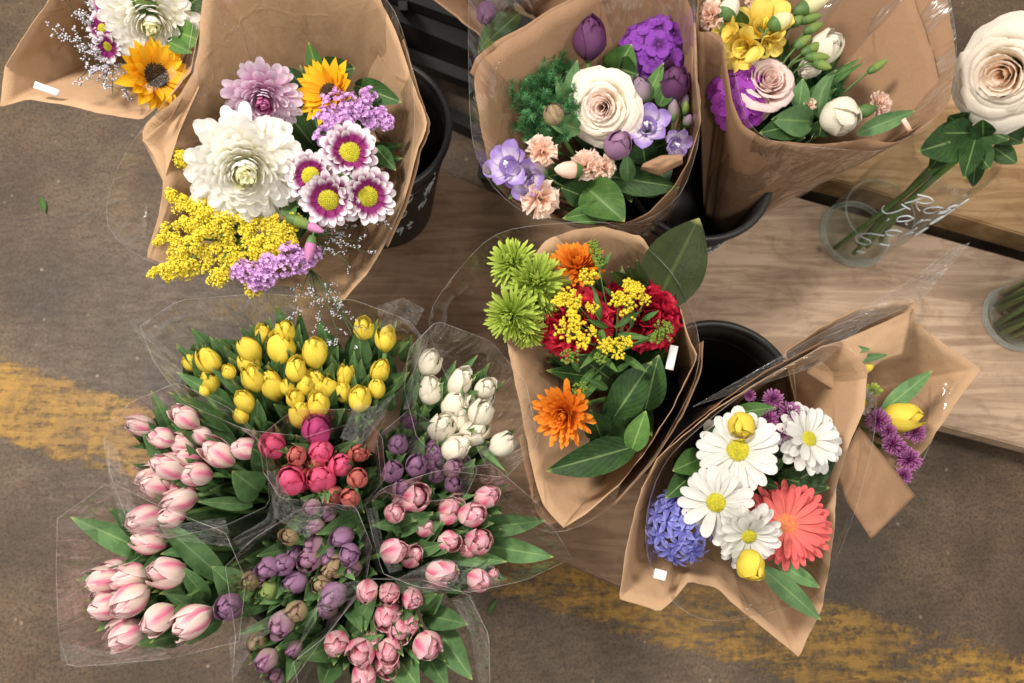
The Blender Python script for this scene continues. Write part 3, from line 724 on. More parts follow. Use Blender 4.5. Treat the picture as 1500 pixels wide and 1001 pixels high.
def bud(parent, a, b, wpx, mat, base=None, name='bud', label=None, z=None):
    """a closed bud from its foot pixel a to its tip pixel b"""
    p0, p1 = P(*a), P(*b); ax = (p1-p0).normalized(); L = (p1-p0).length; r = wpx*mpp(p0)/2
    M = frame(p0, ax, 0)
    pr = [(0.02*r, 0), (r*.45, L*.05), (r*.86, L*.22), (r, L*.42), (r*.84, L*.68), (r*.5, L*.88), (r*.1, L)]
    mb = MB().add(lathe(pr, 12))
    if base is not None:
        mb.tube([M.inverted() @ q for q in bez(base, p0-ax*.05, p0+ax*.002, 7)], .0018, .0016, 5, 1)
    mb.add(lathe([(0, -.05*L), (r*.6, 0), (r*.93, L*.2), (r*.98, L*.26)], 10), None, 1)
    o = link(name, mb.mesh(name, [M_[mat], M_['calyx']]), parent, M)
    if label: o['label'] = label
    return o
def leaf(parent, a, tip, wpx, mat='leaf', arch=.18, fold=.30, twist=0.0, wav=.09, name='leaf', wide=.42, side=0.0):
    p0 = P(*a) if not isinstance(a, Vector) else a
    p2 = P(*tip) if not isinstance(tip, Vector) else tip
    L = (p2-p0).length; c = (CAMLOC-(p0+p2)/2).normalized()
    t0 = (p2-p0).normalized(); sd = t0.cross(c).normalized()
    mid = (p0+p2)/2+c*arch*L+sd*side*L
    n = 13; path = bez(p0, mid, p2, n); Wd = wpx*mpp((p0+p2)/2)/2; rows = []; k = rnd.uniform(0, 90)
    for i, q in enumerate(path):
        t = i/(n-1); tg = (path[min(i+1, n-1)]-path[max(i-1, 0)]).normalized()
        nr = (c-tg*c.dot(tg))
        nr = nr.normalized() if nr.length > 1e-4 else tg.orthogonal()
        s = tg.cross(nr); tw = twist*(t-.3)
        s, nr = s*math.cos(tw)+nr*math.sin(tw), nr*math.cos(tw)-s*math.sin(tw)
        pw = math.log(.5)/math.log(wide); wd = Wd*max(.012, math.sin(PI*min(.9999, (t*.97+.03))**pw))**.85
        row = []
        for j in range(7):
            u = -1+j/3
            row.append(q-p0+s*u*wd+nr*(fold*wd*abs(u)**1.3+wav*wd*2.5*nz(t*4+k, u*1.2)*abs(u)))
        rows.append(row)
    return link(name, MB().add(grid(rows)).mesh(name, [M_[mat]]), parent, Matrix.Translation(p0))
# small floret masses ------------------------------------------------
def octa(mb, c, s, u, mat=0, st=1.0):
    x, y, z = c
    q = rnd.uniform(0, 1.5); cx, sx = s*math.cos(q), s*math.sin(q)
    mb.add(([(x+cx, y+sx, z), (x-sx, y+cx, z), (x-cx, y-sx, z), (x+sx, y-cx, z), (x, y, z+s*st), (x, y, z-s*st)],
            [(0, 1, 4), (1, 2, 4), (2, 3, 4), (3, 0, 4), (1, 0, 5), (2, 1, 5), (3, 2, 5), (0, 3, 5)], [(u, 0)]*6), None, mat)
def cupf(mb, c, d, s, u, mat=0, n=5):
    """tiny five-lobed papery cup"""
    M = frame(Vector(c), Vector(d), rnd.uniform(0, 6))
    v = [(0, 0, -s*.7)]; f = []
    for i in range(n*2):
        a = PI*i/n; r = s*(1 if i % 2 == 0 else .62); v.append((r*math.cos(a), r*math.sin(a), s*.25*(1 if i % 2 else .6)))
    for i in range(n*2): f.append((0, 1+i, 1+(i+1) % (n*2)))
    mb.add((v, f, [(u, 0)]*len(v)), M, mat)
def plume(parent, name, pts, wpx, mat, label=None, dens=1.0, base=None, fl=2.6, kind='ball'):
    """plume of tiny florets along a pixel path"""
    q = [P(*a) for a in pts]; q0 = q[0]; k = mpp(q0); mb = MB()
    path = [Vector(x) for x in catmull([tuple(a) for a in q], 8)]
    mb.tube([a-q0 for a in path], .0014, .0008, 5, 1)
    if base is not None: mb.tube([a-q0 for a in bez(base, (base+q0)/2+Vector((0, 0, .02)), q0, 6)], .0018, .0014, 5, 1)
    n = int(sum((path[i+1]-path[i]).length for i in range(len(path)-1))/k*wpx*.10*dens)
    sd = rnd.uniform(0, 50)
    cl = []
    for i in range(int(9+len(path)*.8)):
        t = rnd.random()**.75; f = t*(len(path)-1); j = min(int(f), len(path)-2); a = path[j].lerp(path[j+1], f-j)-q0
        b = a+Vector((rnd.gauss(0, 1), rnd.gauss(0, 1), abs(rnd.gauss(0, .7)))).normalized()*wpx*k*rnd.uniform(.1, .62)*(1-.4*t)
        mb.tube([a, (a+b)/2+Vector((0, 0, .0006)), b], .0006, .0004, 4, 1, False); cl.append((b, wpx*k*rnd.uniform(.2, .36)))
    for i in range(n):
        if kind == 'cup':
            b, r_ = rnd.choice(cl); d = Vector((rnd.gauss(0, 1), rnd.gauss(0, 1), rnd.gauss(0, 1)+.3)).normalized()
            cupf(mb, b+d*r_*rnd.random()**.4, d+Vector((0, 0, .5)), fl*k*rnd.uniform(.55, 1.2), rnd.random()); continue
        t = rnd.random()**.8; f = t*(len(path)-1); j = min(int(f), len(path)-2); c = path[j].lerp(path[j+1], f-j)
        lump = .25+1.3*abs(nz(t*9+sd, 3.3, 1.7))
        d = Vector((rnd.gauss(0, 1), rnd.gauss(0, 1), rnd.gauss(0, .8))); d.normalize()
        rr = wpx*k*.5*lump*rnd.random()**.45*(1-.45*t)
        c = c-q0+d*rr
        if kind == 'ball': octa(mb, c, fl*k*rnd.uniform(.7, 1.2), rnd.random())
        else: cupf(mb, c, d+Vector((0, 0, .8)), fl*k*rnd.uniform(.7, 1.2), rnd.random())
    o = link(name, mb.mesh(name, [M_[mat], M_['stem']]), parent, Matrix.Translation(q0)); o['kind'] = 'stuff'
    if label: o['label'] = label
    return o
def sprig(parent, name, root, tips, mat, label=None, fl=2.0, wob=9, dens=.9, smat='dstem', sub=5, z1=None):
    """airy branching sprig: thin twigs with tiny flowers near their ends"""
    q0 = P(*root); k = mpp(q0); mb = MB()
    for tp in tips:
        q2 = P(*tp); mid = (q0+q2)/2+Vector((rnd.uniform(-wob, wob), rnd.uniform(-wob, wob), rnd.uniform(-4, 10)))*k
        path = bez(q0, mid, q2, 10); mb.tube([a-q0 for a in path], .0009, .0005, 4, 1)
        for s in range(sub):
            j = rnd.randint(3, 9); a = path[j]; d = Vector((rnd.gauss(0, 1), rnd.gauss(0, 1), rnd.gauss(0, .5))).normalized()
            b = a+(d*.7+(q2-q0).normalized()).normalized()*k*rnd.uniform(10, 24)
            mb.tube([a-q0, (a+b)/2-q0+d*k*2, b-q0], .0005, .0004, 4, 1)
            for i in range(int(12*dens)):
                c = a.lerp(b, rnd.uniform(.25, 1.05))+Vector((rnd.uniform(-2.4, 2.4), rnd.uniform(-2.4, 2.4), rnd.uniform(-2, 2)))*k
                octa(mb, c-q0, fl*k*rnd.uniform(.5, 1.0), rnd.random())
    o = link(name, mb.mesh(name, [M_[mat], M_[smat]]), parent, Matrix.Translation(q0)); o['kind'] = 'stuff'
    if label: o['label'] = label
    return o
def fern(parent, px, py, z, rx, ry, label):
    p = P(px, py, z); k = mpp(p); mb = MB()
    for i in range(190):
        a = rnd.uniform(0, 6.28); f = math.sqrt(rnd.random()); c = Vector((math.cos(a)*f*rx*k, math.sin(a)*f*ry*k, rnd.uniform(-30, 8)*k))
        d = Vector((rnd.gauss(0, 1), rnd.gauss(0, 1), .9)).normalized(); l = k*rnd.uniform(16, 26)
        u = rnd.random(); mb.tube([c-d*l*.5, c+d*l*.5], k*.5, k*.3, 3, 0, False)
        for j in range(60):
            t = rnd.uniform(-.5, .55); s = d.orthogonal().normalized(); s.rotate(Matrix.Rotation(rnd.uniform(0, 6.28), 3, d))
            b = c+d*l*t; e = b+(s+d*.7).normalized()*k*rnd.uniform(7, 14)*(1.1-abs(t)); wv = d.cross(s)*k*.55
            mb.add(([b-wv, b+wv, e+wv*.5, e-wv*.5], [(0, 1, 2, 3)], [(u+.01*j, 0)]*4))
    o = link('fern', mb.mesh('fern', [M_['fern']]), parent, Matrix.Translation(p)); o['kind'] = 'stuff'; o['label'] = label
    return o
# ------------------------------------------------------------------ wraps
def resample(poly, n, closed=True):
    pts = [Vector(p) for p in poly]
    if closed: pts.append(pts[0])
    L = [0]
    for i in range(len(pts)-1): L.append(L[-1]+(pts[i+1]-pts[i]).length)
    out = []; j = 0; cnt = n if closed else n-1
    for i in range(n):
        s = L[-1]*i/cnt
        while j < len(L)-2 and L[j+1] < s: j += 1
        out.append(pts[j].lerp(pts[j+1], min(1, (s-L[j])/max(1e-9, L[j+1]-L[j]))))
    return out
def smooth(pts, it, closed=True):
    n = len(pts)
    for _ in range(it):
        pts = [(pts[(i-1) % n]+pts[i]*2+pts[(i+1) % n])/4 if (closed or 0 < i < n-1) else pts[i] for i in range(n)]
    return pts
def wrap(parent, name, rim, base, r0, mat, n=120, m=16, amp=.005, bow=0.0, seed=0, sm=2, thick=.0007, t0=.0, edge=False, closed=True, freq=2.6, flare=1.0, label=None):
    """paper or film cone: rim = [(px, py, z)] round the mouth, gathered to a small ring at the foot"""
    R = smooth(resample([P(*q) for q in rim], n, closed), sm, closed)
    cen = sum(R, Vector())/n; rows = []
    foot = []
    for i, q in enumerate(R):
        d = Vector((q.x-cen.x, q.y-cen.y, 0)); d = d.normalized() if d.length > 1e-5 else Vector((1, 0, 0)); foot.append(base+d*r0)
    foot = smooth(foot, 6, closed)
    for a in range(m):
        t = t0+(1-t0)*a/(m-1); row = []
        for i, q in enumerate(R):
            f = foot[i]; tt = t**flare
            p = Vector((f.x+(q.x-f.x)*tt, f.y+(q.y-f.y)*tt, f.z+(q.z-f.z)*t))
            d = Vector((q.x-cen.x, q.y-cen.y, 0)); d = d.normalized() if d.length > 1e-5 else Vector((1, 0, 0))
            ang = math.atan2(d.y, d.x); cx, sx = math.cos(ang)*freq, math.sin(ang)*freq
            w_ = amp*((.35+1.1*t-.9*t*t) if not edge else .5+.6*t*(1-t))*(nz(cx+seed, sx, t*1.1)+.55*abs(nz(cx*2.3+seed*3, sx*2.3, t*2.0))*2-.3+(.3*nz(cx*4, sx*4+seed, t*5) if not edge else 1.3*nz(cx*3.1, sx*3.1+seed, t*4.5)))
            if edge: w_ *= min(1, (1-t)*5)
            else: w_ += amp*1.1*(1-.75*t)*(abs(((ang*3.6+1.6*nz(cx*.8, sx*.8, seed))/PI) % 2-1)-.5)*2
            p += d*(w_+bow*math.sin(t*PI))+Vector((0, 0, .35*w_))
            row.append(p-base)
        rows.append(row)
    mb = MB(); mb.add(grid(rows, closed=closed))
    mats = [M_[mat]]
    if edge:
        mb.f = [f for q in mb.f for f in ((q[0], q[1], q[2]), (q[0], q[2], q[3]))]; mb.m = [0]*len(mb.f)
        rr = rows[-1]+([rows[-1][0]] if closed else []); mb.tube(rr, .00032, .00032, 4, 1, False); mats.append(M_['cedge'])
    o = link(name, mb.mesh(name, mats, not edge), parent, Matrix.Translation(base))
    if thick and not edge:
        s = o.modifiers.new('thickness', 'SOLIDIFY'); s.thickness = thick; s.offset = 0
    if label: o['label'] = label
    return o
def sheet(parent, name, quad, mat, nu=24, nv=14, amp=.006, seed=0, edge=False, thick=.0006, label=None, bow=0.0):
    """free sheet or flap spanned by two pixel polylines of equal meaning (lower row, upper row)"""
    a = resample([P(*q) for q in quad[0]], nu, False); b = resample([P(*q) for q in quad[1]], nu, False); o0 = a[0]; rows = []
    for i in range(nv):
        t = i/(nv-1); row = []
        for j in range(nu):
            p = a[j].lerp(b[j], t); c = (CAMLOC-p).normalized()
            p = p+c*(amp*nz(j/nu*4+seed, t*3, seed)+bow*math.sin(t*PI))
            row.append(p-o0)
        rows.append(row)
    mb = MB().add(grid(rows)); mats = [M_[mat]]
    if edge:
        mats.append(M_['cedge'])
        for r in (rows[0], rows[-1], [x[0] for x in rows], [x[-1] for x in rows]): mb.tube(r, .0003, .0003, 4, 1, False)
    o = link(name, mb.mesh(name, mats), parent, Matrix.Translation(o0))
    if thick and not edge:
        s = o.modifiers.new('thickness', 'SOLIDIFY'); s.thickness = thick; s.offset = 0
    if label: o['label'] = label
    return o
def sticker(parent, px, py, z, wpx, hpx, ang, name='sticker', mat='sticker'):
    p = P(px, py, z); k = mpp(p); ax = axis_at(p, 0, 0)
    x = (CR*math.cos(rad(ang))+CU*math.sin(rad(ang))); x = (x-ax*x.dot(ax)).normalized(); y = ax.cross(x)
    M = Matrix((x, y, ax)).transposed().to_4x4(); M.translation = p
    rows = [[(wpx*k*(i/6-.5), hpx*k*(j/3-.5), .0012*math.sin(i/6*PI)) for i in range(7)] for j in range(4)]
    o = link(name, MB().add(grid(rows)).mesh(name, [M_[mat]]), parent, M)
    s = o.modifiers.new('thickness', 'SOLIDIFY'); s.thickness = .0003
    return o
def staple(parent, px, py, z, L, ang):
    p = P(px, py, z); k = mpp(p); a = rad(ang); d = (CR*math.cos(a)+CU*math.sin(a))*L*k/2; c = (CAMLOC-p).normalized()*.0008
    return link('staple', MB().tube([-d-c*2, -d+c, d+c, d-c*2], .00035, .00035, 5).mesh('staple', [M_['metal']]), parent, Matrix.Translation(p))
# ================================================================== bouquets in kraft paper
def bq(px, py, z, label, name='bouquet', cat='bouquet', group='mixed bouquets in kraft paper'):
    b = P(px, py, z); return thing(name, b, label, cat, group), b

# ---- A: sunflower bouquet in the top left corner
o, b = bq(262, 20, .20, 'sunflower and white mum bouquet in kraft paper, top left corner')
wrap(o, 'paper_wrap', [(95, -60, .50), (70, 0, .47), (38, 50, .455), (6, 100, .445), (-2, 158, .44), (40, 146, .425), (100, 155, .42), (160, 168, .42), (208, 176, .42), (250, 142, .44), (280, 105, .46), (292, 40, .48), (305, -60, .50), (200, -90, .5)], b, .03, 'kraft', seed=1, amp=.004, sm=0)
daisy(o, 226, 112, .452, 118, 20, 30, b, 'sun', 19, .36, 'sdisc', .40, 6, 2, 'sunflower', 'yellow sunflower with a dark brown disc', 'point', .05, 0, .35, 10)
mum(o, 222, 32, .455, 150, 260, 18, b, 'w_mum', 'w_mumc', 170, wd=.40, hgt=.75, minl=.5, br=.46, lf=.60, low=-14, incurve=.7, core=.30, label='large cream white chrysanthemum')
for x, y, d_, an in ((160, 8, 66, 150), (150, 42, 52, 170), (158, 68, 50, 200)):
    daisy(o, x, y, .44, d_, an, 40, b, 'pwd', 15, .34, 'ddisc', .28, 18, 1, 'daisy', None, 'round')
sprig(o, 'limonium_sprig', (175, 70, .40), [(75, 48, .455), (95, 0, .46), (120, 20, .455), (105, -15, .46), (110, 75, .45), (130, 85, .45), (140, 105, .45), (120, 112, .445), (150, 125, .44), (165, 138, .44), (145, 60, .45), (185, 140, .44)], 'limo', 'airy sprig of tiny white flowers', 1.9, sub=9)
leaf(o, (255, 45, .44), (300, 62, .465), 40, 'leaf3'); leaf(o, (262, 20, .44), (300, -10, .47), 34, 'leaf2')
leaf(o, (245, 60, .45), (282, 78, .46), 22, 'leaf3'); leaf(o, (225, 20, .47), (190, -8, .49), 24, 'leaf3')
bud(o, (228, 8, .475), (188, -2, .485), 18, 'budg', b)
sticker(o, 69, 131, .4325, 34, 10, -20); sticker(o, 236, 118, .478, 48, 13, 35, 'tape', 'cello')

# ---- B: lilac and white mum bouquet
o, b = bq(515, 250, .22, 'bouquet of big white mum, lilac mum and goldenrod in kraft paper')
rimB = [(300, -40, .52), (430, -60, .53), (545, -25, .53), (585, 55, .53), (606, 125, .52), (626, 182, .51), (612, 218, .50), (590, 300, .46), (562, 360, .43), (540, 402, .41), (502, 443, .395), (440, 424, .40), (330, 400, .40), (240, 388, .41), (214, 376, .42), (232, 315, .44), (238, 262, .46), (226, 228, .47), (208, 200, .475), (214, 182, .48), (262, 140, .49), (284, 100, .50), (292, 50, .51)]
wrap(o, 'paper_wrap', rimB, b, .035, 'kraft', seed=2, amp=.005, sm=0)
wrap(o, 'paper_fold', [(x+(6 if x > 420 else -5), y+2, z-.012) for x, y, z in rimB[3:9]], b, .04, 'kraft', n=50, closed=False, seed=8, amp=.005, t0=.35)
sheet(o, 'paper_flap', [[(208, 205, .474), (250, 172, .478), (285, 110, .49)], [(240, 268, .455), (262, 195, .47), (292, 128, .485)]], 'kraft', seed=4, amp=.008, bow=-.012)
mum(o, 385, 146, .490, 122, 265, 22, b, 'l_mum', 'l_mumc', 170, label='lilac chrysanthemum with a magenta heart', wd=.36, core=.36, hgt=.6, minl=.45, br=.36, lf=.68, low=-6, incurve=.6)
mum(o, 360, 250, .492, 182, 250, 14, b, 'w_mum', 'w_mumc', 230, label='large fluffy white chrysanthemum', wd=.40, core=.30, hgt=.75, minl=.5, br=.46, lf=.60, low=-14, incurve=.7)
daisy(o, 484, 138, .475, 112, 150, 35, b, 'sun', 17, .32, 'sdisc', .36, 24, 2, 'sunflower', 'yellow sunflower half hidden by lilac statice', 'point', .1, 0, .35, 10)
for x, y, d_, an, ti in ((512, 224, 92, 60, 14), (456, 258, 80, 150, 14), (482, 292, 92, 240, 16), (538, 287, 90, 310, 16)):
    daisy(o, x, y, .488 if y > 250 else .493, d_, an, ti, b, 'pwd', 16, .34, 'ddisc', .40, 12, 2, 'daisy', None, 'strap', .05, .02)
def statice(parent, blobs, root, label, n=70):
    p0 = P(*root); k = mpp(p0); mb = MB()
    for (x, y, z, r) in blobs:
        c0 = P(x, y, z); mb.tube([a-p0 for a in bez(p0, (p0+c0)/2+Vector((0, 0, -.01)), c0, 5)], .0016, .001, 5, 1)
        for i in range(n):
            d = Vector((rnd.gauss(0, 1), rnd.gauss(0, 1), rnd.gauss(0, 1)+.3)).normalized(); c = c0-p0+Vector((d.x, d.y, d.z*.7))*r*k*rnd.uniform(.55, 1.05)
            cupf(mb, c, d+Vector((0, 0, .4)), k*rnd.uniform(3.2, 5.4), rnd.random())
    s = link('statice', mb.mesh('statice', [M_['statice'], M_['stem']]), parent, Matrix.Translation(p0)); s['kind'] = 'stuff'; s['label'] = label
statice(o, [(490, 150, .49, 22), (515, 152, .495, 20), (480, 175, .495, 20), (503, 178, .495, 22), (530, 165, .49, 18), (475, 200, .495, 16), (492, 205, .49, 14), (540, 140, .485, 13), (556, 168, .485, 12), (566, 180, .48, 12), (545, 180, .485, 11)], (500, 200, .44), 'lilac statice above the purple and white daisies', 60)
statice(o, [(370, 398, .455, 20), (350, 395, .45, 16), (390, 405, .455, 20), (410, 390, .46, 20), (425, 372, .46, 18), (395, 385, .46, 18), (440, 385, .455, 18), (455, 375, .455, 15), (375, 412, .45, 13)], (410, 370, .41), 'lilac statice spilling over the lower paper edge', 55)
G = [[(330, 340, .44), (290, 310, .455), (250, 285, .465)], [(340, 330, .44), (300, 300, .455), (262, 300, .46)], [(335, 345, .44), (285, 330, .45), (235, 335, .455)], [(340, 350, .44), (280, 350, .45), (232, 352, .45)], [(340, 360, .44), (290, 370, .445), (220, 402, .44)], [(340, 365, .44), (300, 388, .44), (245, 400, .44)], [(345, 350, .44), (320, 320, .455), (300, 310, .46)], [(350, 340, .445), (365, 325, .455), (325, 318, .46)], [(360, 350, .445), (390, 345, .455), (425, 335, .46)], [(370, 340, .445), (400, 325, .455), (440, 322, .46)], [(365, 350, .445), (395, 362, .45), (432, 350, .455)], [(350, 365, .44), (330, 390, .445), (318, 412, .44)], [(350, 360, .44), (350, 380, .445), (340, 402, .44)], [(355, 355, .445), (375, 375, .45), (405, 368, .45)], [(300, 262, .45), (280, 245, .455), (264, 228, .46)], [(375, 380, .44), (370, 410, .44), (372, 430, .43)], [(335, 345, .45), (300, 345, .46), (262, 372, .455)], [(300, 370, .445), (270, 385, .45), (255, 395, .445)]]
for g in G: plume(o, 'goldenrod_plume', g, 27, 'gold', None, 4.2, None, 2.1, 'cup')
for i in range(16):
    x, y = rnd.uniform(290, 430), rnd.uniform(315, 385); leaf(o, (360, 350, .42), (x, y, .455), rnd.uniform(8, 13), 'leaf3', .1, .2)
bud(o, (420, 318, .475), (462, 334, .47), 18, 'budg', b, label='green carnation bud tipped with pink'); bud(o, (446, 328, .472), (474, 340, .474), 15, 'pinkbud')
bud(o, (458, 346, .475), (450, 384, .465), 17, 'pinkbud', b, label='pink carnation bud pointing down')
LS = 'airy sprig of tiny lilac white flowers'
sprig(o, 'limonium_sprig', (455, 345, .43), [(500, 345, .455), (520, 355, .45), (535, 370, .45), (490, 370, .45), (510, 385, .445), (480, 325, .46), (560, 325, .455)], 'limo', LS, 1.5, dens=.7)
sprig(o, 'limonium_sprig', (455, 395, .43), [(430, 462, .44), (470, 470, .445), (495, 490, .445), (520, 500, .44), (535, 505, .44), (480, 510, .435), (500, 445, .44), (465, 440, .45)], 'limo', 'airy sprig hanging over the yellow tulips', 1.6, dens=.7)
leaf(o, (470, 120, .45), (452, 62, .49), 26, 'leaf3', .1, .4, .5); leaf(o, (470, 110, .45), (520, 100, .485), 46, 'leaf2', .25); leaf(o, (520, 125, .45), (588, 150, .485), 36, 'leaf2', .2)
leaf(o, (550, 215, .45), (580, 250, .47), 24, 'leaf2'); leaf(o, (445, 130, .46), (420, 98, .48), 24, 'leaf2'); leaf(o, (470, 280, .45), (440, 305, .475), 20, 'leaf2'); leaf(o, (420, 290, .44), (430, 320, .47), 24, 'leaf3')
for i in range(14):
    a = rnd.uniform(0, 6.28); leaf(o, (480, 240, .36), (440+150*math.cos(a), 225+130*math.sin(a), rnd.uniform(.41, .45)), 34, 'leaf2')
wrap(o, 'cellophane_wrap', [(292, -30, .545), (430, -60, .55), (570, -10, .55), (602, 80, .54), (610, 190, .52), (585, 320, .46), (530, 420, .42), (430, 436, .42), (330, 420, .42), (205, 380, .42), (148, 338, .43), (158, 280, .46), (180, 225, .48), (215, 180, .50), (270, 120, .52)], b, .045, 'cello', n=54, m=10, amp=.009, seed=12, edge=True, freq=1.4)

# ---- C: cream rose and violet bouquet
o, b = bq(945, 315, .21, 'violet phlox, freesia and cream rose bouquet in brown kraft paper')
rimC = [(692, 112, .50), (702, 88, .51), (735, 62, .515), (775, 42, .52), (802, 18, .52), (840, 0, .525), (885, -30, .53), (1000, -35, .53), (1016, 30, .525), (1020, 120, .515), (1026, 188, .50), (1014, 232, .485), (990, 272, .465), (952, 314, .44), (915, 329, .43), (870, 326, .43), (800, 318, .43), (745, 292, .44), (716, 250, .455), (704, 190, .48)]
wrap(o, 'paper_wrap', rimC, b, .035, 'kraft2', seed=3, amp=.005, sm=1)
wrap(o, 'paper_fold', [(x+(4 if x > 800 else -4), y-5, z-.012) for x, y, z in rimC[:6]], b, .04, 'kraft2', n=46, closed=False, seed=5, amp=.006, t0=.4)
rose(o, 880, 158, .487, 132, 200, 10, b, 'rose', 'rosein', 23, 'cream garden rose with a blush heart')
tulip(o, 864, 56, .495, 42, 't_deep', 88, 74, b, 1.55, .12, label='deep purple tulip above the cream rose')
tulip(o, 937, 132, .485, 30, 't_grey', 95, 62, b, 1.5, .1, label='grey lilac tulip bud right of the rose'); tulip(o, 986, 122, .48, 44, 't_deep', 80, 50, b, 1.4, .25, label='dark purple tulip below the violet phlox')
tulip(o, 905, 212, .495, 38, 't_purple', 60, 45, b, 1.3, .3, label='open purple tulip under the cream rose'); tulip(o, 811, 168, .48, 28, 't_olive', 110, 45, b, 1.4, .1, label='small green white tulip bud left of the rose')
fl = floretmesh('phlox', 5, 1.0, .95, 'round', 12, -.25)
cluster('phlox', o, 955, 70, .455, None, b, fl, 17, 42, 46, 22, 19, 'head of violet phlox', 90, 14, .15, .9)
for x, y, d_, an, ti, lb in ((742, 240, 74, 140, 35, 'violet freesia on the left paper edge'), (768, 262, 66, 230, 25, 'violet freesia above the lower peach carnation'), (947, 182, 72, 100, 20, 'violet freesia right of the rose'), (992, 212, 52, 330, 45, 'violet freesia at the right paper edge')):
    freesia(o, x, y, .475, d_, an, ti, b, 'fre', lb)
bud(o, (800, 258, .465), (778, 240, .475), 18, 'budp', b); bud(o, (1000, 160, .46), (1006, 138, .48), 14, 'budp', b); bud(o, (1004, 185, .46), (1012, 168, .475), 15, 'budp', b)
bud(o, (718, 262, .455), (708, 240, .462), 12, 'budp', b); bud(o, (985, 178, .465), (987, 143, .48), 17, 'budp', b); bud(o, (1003, 168, .465), (1006, 148, .48), 11, 'budg', b)
for x, y, d_, lb in ((791, 225, 50, 'peach carnation beside the rose'), (795, 290, 62, 'large peach carnation at the lower left'), (858, 240, 52, 'peach carnation below the rose'), (886, 247, 40, 'shaded peach carnation behind the purple tulip')):
    carnation(o, x, y, .475 if d_ < 60 else .468, d_, rnd.uniform(0, 360), 15, b, 'peach', 15, lb)
bud(o, (852, 250, .47), (812, 248, .476), 26, 'peach', b, label='closed peach carnation bud')
fern(o, 800, 140, .468, 50, 74, 'feathery dark green asparagus fern')
leaf(o, (832, 160, .455), (846, 88, .485), 26, 'leaf', .1, .5, .5); leaf(o, (835, 150, .455), (815, 118, .48), 26, 'leaf', .1, .4); leaf(o, (850, 190, .45), (800, 175, .48), 30, 'leaf', .2, .5); leaf(o, (822, 195, .46), (796, 155, .485), 14, 'leaf')
leaf(o, (900, 110, .43), (925, 65, .475), 50, 'leaf3', .2); leaf(o, (945, 150, .47), (972, 92, .50), 22, 'leaf3', .1); leaf(o, (965, 155, .47), (985, 115, .495), 26, 'leaf3', .1); leaf(o, (905, 100, .44), (935, 110, .475), 40, 'leaf2')
leaf(o, (860, 275, .44), (915, 325, .462), 62, 'leaf3', .18, .5, .6); leaf(o, (905, 305, .43), (824, 320, .45), 34, 'leaf3', .15); leaf(o, (890, 258, .43), (995, 275, .45), 42, 'leaf2', .15, .5, -.6); leaf(o, (920, 265, .44), (918, 225, .475), 24, 'leaf'); leaf(o, (880, 270, .45), (892, 250, .47), 20, 'leaf')
leaf(o, (940, 285, .42), (985, 240, .45), 40, 'leaf2'); leaf(o, (860, 290, .42), (822, 275, .45), 40, 'leaf2'); leaf(o, (945, 240, .43), (940, 200, .46), 40, 'leaf2'); leaf(o, (760, 275, .44), (745, 292, .452), 12, 'leaf3')
for i in range(16):
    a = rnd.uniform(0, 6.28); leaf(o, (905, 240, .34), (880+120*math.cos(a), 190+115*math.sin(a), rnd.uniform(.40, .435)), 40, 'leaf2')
sheet(o, 'paper_fold', [[(938, 248, .47), (965, 258, .465), (1000, 240, .475)], [(942, 240, .475), (968, 228, .485), (1000, 226, .485)]], 'kraft2', amp=.004, bow=.008)
staple(o, 731, 92, .505, 10, 60); staple(o, 727, 100, .503, 8, 60)
wrap(o, 'cellophane_wrap', [(686, -40, .56), (800, -60, .56), (1000, -60, .56), (1018, 0, .55), (1018, 120, .53), (1030, 190, .51), (1000, 290, .46), (940, 330, .44), (840, 330, .43), (770, 318, .44), (712, 268, .46), (690, 210, .49), (686, 100, .53)], b, .045, 'cello', n=54, m=10, amp=.007, seed=22, edge=True, freq=1.4)

# ---- D: blush rose and yellow freesia bouquet
o, b = bq(1062, 312, .20, 'yellow freesia and white tulip bouquet in brown kraft paper, top right')
rimD = [(1019, 48, .505), (1040, 46, .505), (1058, 50, .505), (1063, 100, .495), (1072, 150, .487), (1088, 186, .48), (1124, 206, .473), (1200, 212, .465), (1265, 204, .46), (1310, 212, .455), (1358, 192, .465), (1392, 150, .475), (1399, 90, .49), (1388, 0, .51), (1372, -60, .53), (1200, -110, .55), (1030, -60, .53)]
wrap(o, 'paper_wrap', rimD, b, .035, 'kraft2', seed=6, amp=.005, sm=1, n=140)
wrap(o, 'paper_fold', [(1325, -60, .50), (1345, 20, .49), (1368, 80, .48), (1378, 130, .468), (1370, 165, .457), (1330, 195, .45)], b, .03, 'kraft2', n=46, closed=False, seed=15, amp=.004, t0=.35)
for x, y, d_, an, ti in ((1083, 72, 72, 200, 30), (1122, 32, 88, 80, 40), (1062, 45, 50, 150, 40), (1128, 66, 48, 300, 40)):
    freesia(o, x, y, .495, d_, an, ti, b, 'frey', None)
bud(o, (1128, 40, .50), (1160, 22, .505), 26, 'budw', b); bud(o, (1115, 70, .50), (1092, 92, .505), 20, 'frey', b); bud(o, (1165, 18, .50), (1218, -6, .505), 24, 'budw', b)
for a_, t_ in (((1160, 38), (1176, 22)), ((1170, 32), (1205, 22)), ((1178, 48), (1206, 34)), ((1165, 70), (1188, 52)), ((1175, 78), (1215, 60)), ((1180, 84), (1216, 84)), ((1192, 92), (1218, 100))):
    bud(o, (*a_, .492), (*t_, .498), 15, 'budg', b)
carnation(o, 1038, 20, .50, 46, 150, 25, b, 'peach', 22, 'peach carnation at the left fold'); bud(o, (1060, 28, .50), (1078, -5, .505), 30, 't_white', b, 'tulip_bud'); carnation(o, 1106, -5, .49, 30, 90, 20, b, 'peach', 18)
rose(o, 1130, 114, .478, 104, 60, 35, b, 'rosep', 'rosep', 20, 'blush rose between the freesias', .7)
